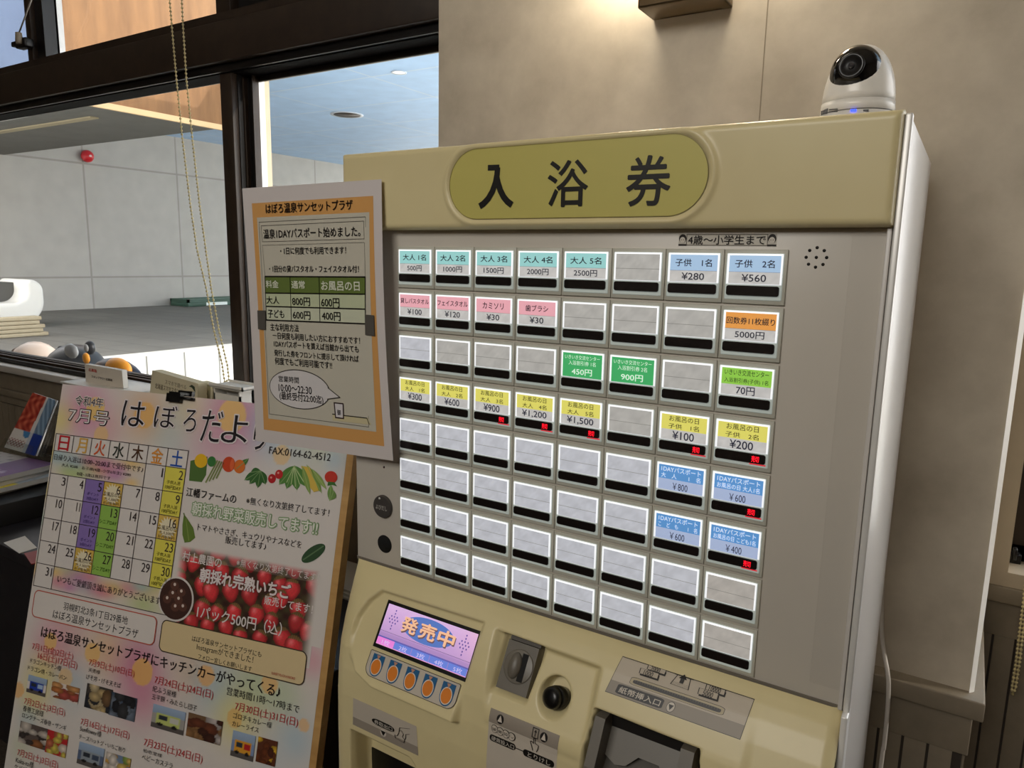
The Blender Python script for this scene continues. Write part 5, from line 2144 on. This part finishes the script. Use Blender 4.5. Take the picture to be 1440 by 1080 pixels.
Lf.grid(0, 0, 1, 1, 40, 60, leafart, 1)
o = Lf.mb.build('leaflet', None, loc=tuple(LQ[3]), ink=True)
tag(o, 'narrow leaflet with a red picture and blue panel in the acrylic stand', 'leaflet')

# magazines: a stack on the table
MZ = .752
mp = printed('magazine_cover', .35, 0, 0)
pages = mat('page_edges', (206, 202, 196), .8)
covers = []
A3 = [at_z(-30, 633, .86), at_z(68, 655, .86), at_z(47, 702, .86), at_z(-40, 715, .86)]
U_ = A3[1] - A3[0]; U_[2] = 0; U_ = U_ / np.linalg.norm(U_)
yaw = math.atan2(U_[1], U_[0])


def book(z, dz, dx, dy, rot, art, label):
    c = np.array((float(A3[1][0]) - .13 + dx, (float(A3[1][1]) + float(A3[2][1])) / 2 - .012 + dy, z))
    u = np.array((math.cos(rot), math.sin(rot), 0)); v = np.array((-math.sin(rot), math.cos(rot), 0))
    Wd, Hd = .28, .205
    q_ = [c - u * Wd / 2 - v * Hd / 2, c + u * Wd / 2 - v * Hd / 2, c + u * Wd / 2 + v * Hd / 2, c - u * Wd / 2 + v * Hd / 2]
    s = Sheet(q_[0] + (0, 0, dz), u, v, mp)
    s.mb.prism([tuple(p) for p in q_], (0, 0, dz - .0004), pages)
    s.grid(0, 0, Wd, Hd, 30, 22, art, 0)
    o = s.mb.build('magazine', None, loc=tuple(c), ink=True)
    tag(o, label, 'magazine', 'magazines piled on the display table')


def art_top(a, b_):
    if b_ > .55:
        c = (176, 170, 166)
        if math.sin(a * 30) * math.sin(b_ * 40) > .6:
            c = (90, 90, 90)
        return c if a < .55 else (104, 66, 112)
    if a < .5:
        return mixc((120, 150, 96), (70, 110, 80), a * 2) if b_ > .25 else (96, 70, 104)
    c = (112, 66, 116)
    if .62 < a < .9 and .25 < b_ < .5 and math.sin(a * 70) * math.sin(b_ * 60) > .2:
        c = (206, 190, 206)
    return c


def art_b(a, b_):
    return mixc((206, 206, 202), (170, 180, 190), .5 + .5 * math.sin(a * 9)) if b_ > .5 else (226, 206, 60)


def art_c(a, b_):
    return (220, 200, 64) if a < .5 else (120, 140, 160)


b = MB(); b.box((-1.78, .155, .7505), (-1.49, .375, .808), mat('black_riser', (26, 24, 24), .6), .002)
o = b.build('display_box', None, loc=(-1.57, .27, .7505)); tag(o, 'low black display box under the pile of magazines on the table', 'box')
z = .8085
for k, (dz, dx, dy, rot, art, label) in enumerate(((.011, -.02, .005, yaw + .03, art_c, 'yellow and grey magazine at the bottom of the pile left of the easel'),
                                                  (.012, .005, -.005, yaw - .05, art_b, 'pale magazine with yellow edge, second from the bottom of the pile'),
                                                  (.012, -.015, .006, yaw + .06, art_c, 'grey and yellow magazine directly under the purple one'),
                                                  (.013, -.01, .0, yaw, art_top, 'purple and green magazine on top of the pile left of the easel'))):
    book(z, dz, dx, dy, rot, art, label)
    z += dz + .0006
# business card and red booklet on the table
cq = [at_z(5, 763, .7512), at_z(35, 753.5, .7512), at_z(52, 770, .7512), at_z(27, 778, .7512)]
s = Quad([cq[0], cq[1], cq[2], cq[3]], sticker)
s.mb.prism([tuple(p) for p in (cq[3], cq[2], cq[1], cq[0])], (0, 0, -.0009), pages)
s.mb = MB()
s.mb.prism([tuple(p - np.array((0, 0, .0008))) for p in (cq[3], cq[2], cq[1], cq[0])], (0, 0, .0008), mat('white_card', (226, 222, 216), .6))
o = s.mb.build('name_card', None, loc=tuple(cq[3]))
tag(o, 'small white card lying on the dark table left of the easel', 'card')
rq = [at_z(34, 778, .753), at_z(60, 772, .753), at_z(70, 786, .753), at_z(44, 793, .753)]
b = MB()
b.prism([tuple(p - np.array((0, 0, .0022))) for p in rq[::-1]], (0, 0, .0022), mat('red_booklet', (150, 56, 52), .5))
o = b.build('booklet', None, loc=tuple(rq[0]))
tag(o, 'red booklet lying on the dark table beside the white card', 'booklet')
# papers at the right end of the table
for k in range(3):
    b = MB()
    b.box((-.66 + .01 * k, .40 + .004 * k, .7505 + .006 * k), (-.43 + .006 * k, .515, .7556 + .006 * k), mat('white_paper', (214, 210, 204), .7))
    o = b.build('paper_pad', None, loc=(-.55, .46, .7505 + .006 * k))
    tag(o, ['lowest white paper pad on the dark table right of the easel', 'middle white paper pad on the dark table right of the easel', 'topmost white paper pad on the dark table right of the easel'][k], 'paper', 'paper pads on the table')

# ---- pamphlet racks on the table whose tops show above the poster
wplast = mat('white_rack_plastic', (226, 222, 214), .4)
yq = .36


def rack(x0, x1, y0, y1, ztop, label):
    t = thing('pamphlet_rack', ((x0 + x1) / 2, (y0 + y1) / 2, .7505), label, 'pamphlet rack', 'pamphlet racks on the table')
    b = MB()
    b.box((x0, y0, .7505), (x1, y0 + .004, ztop - .015), wplast)
    b.box((x0, y1 - .004, .7505), (x1, y1, ztop), wplast)
    b.box((x0, y0, .7505), (x0 + .004, y1, ztop), wplast)
    b.box((x1 - .004, y0, .7505), (x1, y1, ztop), wplast)
    b.box((x0, y0, .7505), (x1, y1, .756), wplast)
    b.build('rack_body', t)
    b = MB()
    b.box((x0 - .003, y0 - .004, ztop - .004), (x1 + .003, y1 + .004, ztop), wplast, .001)
    b.build('rack_lid', t)
    return t


pA, pB = at_y(84, 566, .32), at_y(176, 573, .32)
zr = float(at_y(174, 553, .33)[2])
rack(float(pA[0]), float(pB[0]), .33, .44, zr, 'white pamphlet rack with a small printed card, behind the top left of the poster')
pC, pD = at_y(207, 575, .36), at_y(282, 585, .36)
zr2 = float(at_y(282, 570, .40)[2])
rack(float(pC[0]), float(pD[0]) - .012, .34, .43, zr2 - .01, 'white pamphlet rack with cream boxes, behind the top middle of the poster')
# card sign in the rack
q4 = [at_y(119, 512, .36), at_y(171, 521, .36), at_y(173, 546, .36), at_y(121, 538, .36)]
for k_i in (2, 3):
    q4[k_i][2] = zr + .0008
q4 = [np.array(q_) for q_ in q4]
s = Quad(q4, sticker)
N__ = s.N
s.mb.prism([tuple(q4[3] - N__ * .001), tuple(q4[2] - N__ * .001), tuple(q4[1] - N__ * .001), tuple(q4[0] - N__ * .001)], tuple(-N__ * .012), wplast)
fill4(s, ((119, 512), (171, 521), (173, 546), (121, 538)), (214, 204, 190), 0, 3)
s.tpx('応募箱', (125, 522), (136, 519.5), (176, 70, 60), 3, .02)
s.tpx('スタンプラリー応募箱', (129, 531), (158, 533), (60, 50, 46), 3, .02)
# leg that reaches down into the rack lid
b_ = s.mb
o = s.mb.build('card_sign', None, loc=(float(q4[3][0]) + .08, .366, zr), ink=True)
tag(o, 'small white printed card sign standing on the left pamphlet rack', 'sign')
# cream leaflet boxes
for (pts, yb_, txt, label) in (((( 214, 521), (278, 539.5), (277, 560), (208, 553)), .37, True, 'cream leaflet box with printed lettering on the right pamphlet rack'),
                         (((279, 537), (300, 543), (296, 560), (279, 560)), .405, False, 'second cream leaflet box partly hidden behind the lettered one')):
    q4 = [np.array(at_y(px, py, yb_)) for px, py in pts]
    zlow = zr2 - .0098
    q4[2][2] = q4[3][2] = zlow
    s = Quad(q4, sticker)
    s.mb.prism([tuple(q_ - s.N * .001) for q_ in (q4[3], q4[2], q4[1], q4[0])], tuple(-s.N * .022), mat('cream_card', (206, 194, 160), .6))
    s.grid(0, 0, 1, 1, 4, 4, lambda a, b2: (212, 202, 172), 0)
    if txt:
        s.tpx('スマホで遊べる', (232, 540), (262, 541.5), (110, 100, 84), 2)
        s.tpx('北海道スマホスタンプラリー', (218, 546), (268, 551), (96, 84, 66), 2, .01)
        s.poly([s.uv(*p) for p in ((275, 552), (270, 545), (266, 543.5), (270, 541), (274, 544))], (60, 74, 56), 3)
    else:
        s.poly([s.uv(*p) for p in ((292, 556), (288, 549), (284, 548), (288, 545.5), (291, 548))], (60, 74, 56), 3)
    o = s.mb.build('leaflet_box', None, loc=tuple(q4[3]), ink=True)
    tag(o, label, 'leaflet box', 'cream leaflet boxes')
# third rack with a wide flat white tray on it, by the dark post
pE, pF = at_y(290, 550, .40), at_y(334, 550, .40)
zt3 = float(at_y(338, 546, .40)[2])
rack(float(pE[0]) + .02, float(pF[0]), .405, .44, zt3 - .006, 'white pamphlet rack carrying a shallow white tray beside the dark window post')
xq0, xq1 = float(at_y(294, 545, .395)[0]), float(at_y(341, 552, .395)[0])
b = MB()
b.box((xq0, .395, zt3 - .0055), (xq1, .450, zt3 - .002), wplast, .001)
b.box((xq0, .395, zt3 - .0055), (xq1, .397, zt3 + .003), wplast)
b.box((xq1 - .003, .395, zt3 - .0055), (xq1, .450, zt3 + .003), wplast)
b.box((xq0, .448, zt3 - .0055), (xq1, .450, zt3 + .003), wplast)
o = b.build('white_tray', None, loc=(xq0, .395, zt3 - .0055))
tag(o, 'shallow white tray on the rightmost pamphlet rack beside the dark window post', 'tray')

# ================================================================== outside the windows
gstone = tiles('grey_stone_panels', (174, 172, 165), (181, 179, 172), (150, 147, 140), 1.27, 1.40, 'yz', .012, .6)
darkpave = tiles('dark_paving', (102, 100, 95), (110, 108, 102), (88, 86, 82), .6, .3, 'xy', .008, .7, .5)
wtile = tiles('white_facing_tiles', (232, 232, 226), (238, 237, 231), (130, 130, 126), .30, 2.0, 'yz', .008, .35)
bluec = tiles('blue_ceiling_boards', (184, 216, 250), (188, 219, 252), (210, 228, 248), 1.4, .9, 'xy', .012, .6)
plyw = wood('weathered_plywood', (104, 74, 46), (134, 98, 62), 5, (.6, 2.2, .35), .7)
concd = noisy('dark_soffit', (92, 92, 86), (100, 100, 94), 4, .8)
bluep = noisy('blue_painted_board', (60, 80, 110), (66, 86, 116), 6, .6)
GW = -9.0
PZ = 0.72
b = MB(); b.box((GW - .15, WY + .15, 0), (GW, 10.4, 3.02), gstone); o = structure('wall_outside', b)
# shift of the joints so that they fall where the photo has them
o.location = (0, 4.48, 1.12); o.data.transform(Matrix.Translation((0, -4.48, -1.12)))
b = MB(); b.box((GW, 1.0, .0), (-4.5, 14, PZ), darkpave); structure('platform_outside', b)
b = MB(); b.box((-4.5, 1.0, .0), (-4.46, 14, PZ - .012), wtile); o = structure('platform_face', b)
b = MB(); b.box((-4.56, 1.0, PZ - .012), (-4.45, 14, PZ + .002), mat('pale_edge', (214, 212, 204), .6)); structure('platform_edge', b)
b = MB(); b.box((-20, WY + .14, -.1), (24, 30, 0), noisy('pale_pavement', (222, 219, 211), (229, 226, 218), 8, .9)); structure('ground', b)
# blue ceiling, open round the plywood fascia
b = MB()
b.box((GW, 3.68, 3.02), (2.55, 10.0, 3.10), bluec)
b.box((-3.62, WY + .12, 3.02), (2.55, 3.68, 3.10), bluec)
structure('ceiling_outside', b)
b = MB()
b.box((-5.12, 2.12, 2.50), (-5.09, 3.60, 3.75), plyw)
b.box((-5.105, 2.12, 2.492), (-5.075, 3.61, 2.535), mat('pale_batten', (200, 172, 130), .7))
structure('fascia', b)
b = MB()
b.box((GW, 2.12, 2.51), (-5.12, 3.60, 3.75), concd)
b.box((GW, 2.10, 2.50), (-5.09, 2.12, 3.75), bluep)
structure('canopy', b)
b = MB()
p0, p1 = at_z(0, 182, 2.505), at_z(115, 195, 2.505)
b.box((GW, 2.75, 2.500), (-5.6, 2.82, 2.511), mat('soffit_strip', (150, 140, 112), .8))
structure('soffit_strip', b)
b = MB(); b.box((WL, WY + .12, 2.55), (RX1, WY + .20, 3.02), paint); structure('wall_upper', b)

# fire bell
p = at_x(119, 220, GW)
fb_ = thing('fire_bell', (GW, p[1], p[2]), 'round red fire alarm bell on the grey stone wall outside', 'fire bell')
b = MB()
rb = .075
b.lathe([(.02, .0), (.02, .05), (rb, .052), (rb * .98, .075), (rb * .8, .105), (rb * .45, .125), (0, .132)], mat('red_enamel', (196, 34, 44), .3), (GW, p[1], p[2]), (1, 0, 0), 32)
b.build('gong', fb_)
b = MB(); b.lathe([(.014, .125), (.014, .140), (0, .142)], mat('pale_boss', (226, 200, 196), .4), (GW, p[1], p[2]), (1, 0, 0), 14); b.build('boss', fb_)

# downlights in the blue ceiling
for (px, py, r, m, label) in ((488, 161, .15, mat('dark_recess', (70, 62, 56), .5), 'dark recessed downlight in the blue ceiling outside'), (561, 101.5, .055, mat('lit_lens', (240, 240, 236), .3, em=(255, 250, 240), es=.9), 'small white downlight in the blue ceiling near the pillar')):
    p = at_z(px, py, 3.02)
    t = thing('downlight', tuple(p), label, 'downlight')
    b = MB(); b.lathe([(r * 1.0, -.004), (r * 1.0, .0)], m, p, n=28); b.build('lens', t)
    b = MB(); b.lathe([(r * 1.0, -.007), (r * 1.22, -.007), (r * 1.22, .0), (r * 1.0, .0)], mat('downlight_rim', (206, 214, 224), .4), p, n=28, cap=False); b.build('rim', t)

# white moulded tub with a dark hollow, stack of boards before it
tubm = mat('white_glazed', (238, 238, 232), .25)
p = at_x(30, 430, -7.0)
tb = thing('white_tub', (-7.0, 2.35, PZ), 'white rounded moulded tub with a dark hollow standing outside by the grey wall', 'tub')
b = MB()
# rounded shell shaped like a low C: floor, tall curved end, open hollow
y0, y1 = 1.45, 2.955
XF, XB = -7.0, -7.55
TZ, NZ = 1.17, .955
sh = [(y0, PZ + .03)]
sh += [(y1 - .22 + .22 * math.sin(a), PZ + .25 - .22 * math.cos(a)) for a in np.linspace(0, math.pi / 2, 12)]
sh += [(y1 - .11 + .11 * math.cos(a), TZ - .11 + .11 * math.sin(a)) for a in np.linspace(0, math.pi / 2, 12)]
sh += [(y1 - .13, TZ - .005), (y1 - .15, TZ - .03)]
sh += [(y1 - .27 + .12 * math.cos(a), NZ + .12 - .12 * math.sin(a)) for a in np.linspace(0, math.pi / 2, 10)]
sh += [(y0, NZ)]
b.prism([(XF, y, z) for y, z in sh], (XB - XF, 0, 0), tubm, True)
bmm = b.build('tub_shell', tb)
for pl in bmm.data.polygons:
    if len(pl.vertices) > 4:
        pl.use_smooth = False
md = bmm.modifiers.new('soft', 'BEVEL'); md.width = .035; md.segments = 4; md.limit_method = 'ANGLE'; md.angle_limit = math.radians(50)
b = MB()
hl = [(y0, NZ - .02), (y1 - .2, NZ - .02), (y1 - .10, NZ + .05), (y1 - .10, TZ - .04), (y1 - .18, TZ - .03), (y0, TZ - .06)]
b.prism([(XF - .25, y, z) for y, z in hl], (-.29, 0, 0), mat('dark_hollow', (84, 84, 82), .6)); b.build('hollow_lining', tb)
b = MB(); b.box((XF - .5, 1.8, PZ), (XF - .1, 2.6, PZ + .035), mat('tub_foot', (120, 118, 112), .7)); b.build('foot', tb)
bd = []
woodp = wood('pale_board', (196, 184, 156), (176, 160, 130), 5, (2, 2, 2), .6)
for k in range(5):
    p = at_x(0, 452 - 4 * k, -6.2)
    b = MB()
    y1_ = float(at_x(66 - (k % 2) * 5 - 2 * k, 440, -6.2)[1])
    zb_ = PZ + .002 + .034 * k
    b.box((-6.32 - .015 * (k % 2), 1.45, zb_), (-6.2, y1_, zb_ + .030), woodp, .004)
    o = b.build('wooden_board', None, loc=(-6.26, 2.0, zb_))
    tag(o, ['pale wooden board at the bottom of the stack by the white tub', 'second pale wooden board from the bottom of the stack by the white tub', 'middle pale wooden board of the stack by the white tub', 'second pale wooden board from the top of the stack by the white tub', 'topmost pale wooden board of the stack by the white tub'][k], 'board', 'boards stacked by the white tub')
# green crate by the wall with a white sheet on it
p0, p1 = at_x(255, 426, -8.7), at_x(345, 432, -8.7)
gp = thing('green_planter', (-8.75, 6.0, PZ), 'low dark green planter box on the grey paving by the stone wall', 'planter')
b = MB()
gm = mat('dark_green_plastic', (52, 84, 70), .5)
y0 = float(p0[1]); y1 = y0 + 1.3
b.box((-8.95, y0, PZ), (-8.55, y1, PZ + .055), gm, .006)
b.box((-8.95, y0, PZ + .055), (-8.92, y1, PZ + .10), gm); b.box((-8.58, y0, PZ + .055), (-8.55, y1, PZ + .10), gm)
b.box((-8.95, y0, PZ + .055), (-8.55, y0 + .03, PZ + .10), gm); b.box((-8.95, y1 - .03, PZ + .055), (-8.55, y1, PZ + .10), gm)
b.build('box', gp)
b = MB(); b.box((-8.9, y0 + .05, PZ + .075), (-8.6, y1 - .05, PZ + .082), mat('pale_soil', (150, 166, 152), .9)); b.build('bed', gp)
b = MB(); b.box((-8.546, y0 + .28, PZ + .008), (-8.543, y0 + .62, PZ + .05), mat('white_card_face', (226, 236, 232), .5)); b.build('label_plate', gp)

# ledge outside the window with three ornaments whose heads show over the sill
b = MB(); b.box((-3.3, WY + .12, .86), (-.4, WY + .46, .90), gstone); structure('window_ledge_outside', b)
oy = .80


def orn(name, label, px, py):
    p = at_y(px, py, oy)
    return thing(name, (float(p[0]), oy, .90), label, 'ornament', 'garden ornaments on the window ledge'), p


t, p = orn('garden_ornament', 'pale pink round garden ornament behind the window sill, leftmost of three', 48, 482)
zt = float(at_y(48, 480, oy)[2])
b = MB(); b.ball((p[0], oy, zt - .105), .105, mat('pale_pink_glaze', (226, 204, 188), .4), 3, (1.05, .85, 1)); b.build('body', t)
b = MB(); b.ball((p[0] - .075, oy - .03, zt - .050), .034, mat('brown_patch', (120, 100, 90), .5), 2, (.7, .6, .7)); b.build('patch', t)
t, p = orn('garden_ornament', 'dark grey bear shaped garden ornament with round ears behind the window sill', 104, 486)
dk = mat('dark_grey_glaze', (38, 40, 44), .4)
zt = float(at_y(104, 484, oy)[2])
b = MB(); b.ball((p[0], oy, zt - .125), .125, dk, 3, (1.12, .85, 1)); b.build('body', t)
for px, py, r in ((85, 488, .018), (126, 484, .026)):
    q = at_y(px, py, oy - .02)
    b = MB(); b.ball((q[0], oy - .02, q[2] - .012), r, dk, 2, (1, .6, 1)); b.build('ear', t)
    b = MB(); b.ball((q[0] + .002, oy - .034, q[2] - .012), r * .55, mat('ear_grey', (150, 150, 150), .5), 2, (1, .4, 1)); b.build('ear_lining', t)
q = at_y(97, 494, oy - .10)
b = MB(); b.ball((q[0], oy - .092, q[2]), .036, mat('grey_muzzle', (150, 152, 154), .45), 2, (1.2, .3, .75)); b.build('muzzle', t)
q = at_y(119, 504, oy - .11)
b = MB(); b.ball((q[0], oy - .105, q[2]), .024, mat('orange_glaze', (226, 150, 48), .45), 2, (.8, .35, .8)); b.build('orange_patch', t)
oy2 = .715
p = at_y(160, 503, oy2)
t = thing('garden_ornament', (float(p[0]) + .01, oy2, .90), 'navy and orange garden ornament behind the window sill, rightmost of three', 'ornament', 'garden ornaments on the window ledge')
zt = float(p[2])
b = MB(); b.ball((p[0] + .012, oy2, zt - .075), .075, mat('navy_glaze', (44, 50, 66), .4), 3, (2.0, .50, 1)); b.build('body', t)
q = at_y(163, 514, oy2 - .03)
b = MB(); b.ball((q[0] - .004, oy2 - .020, q[2] - .012), .036, MATS['orange_glaze'], 3, (1.9, .62, 1)); b.build('belly', t)


bpy.data.objects.remove(_to)
for o in list(bpy.data.objects):
    if '_org' in o:
        del o['_org']
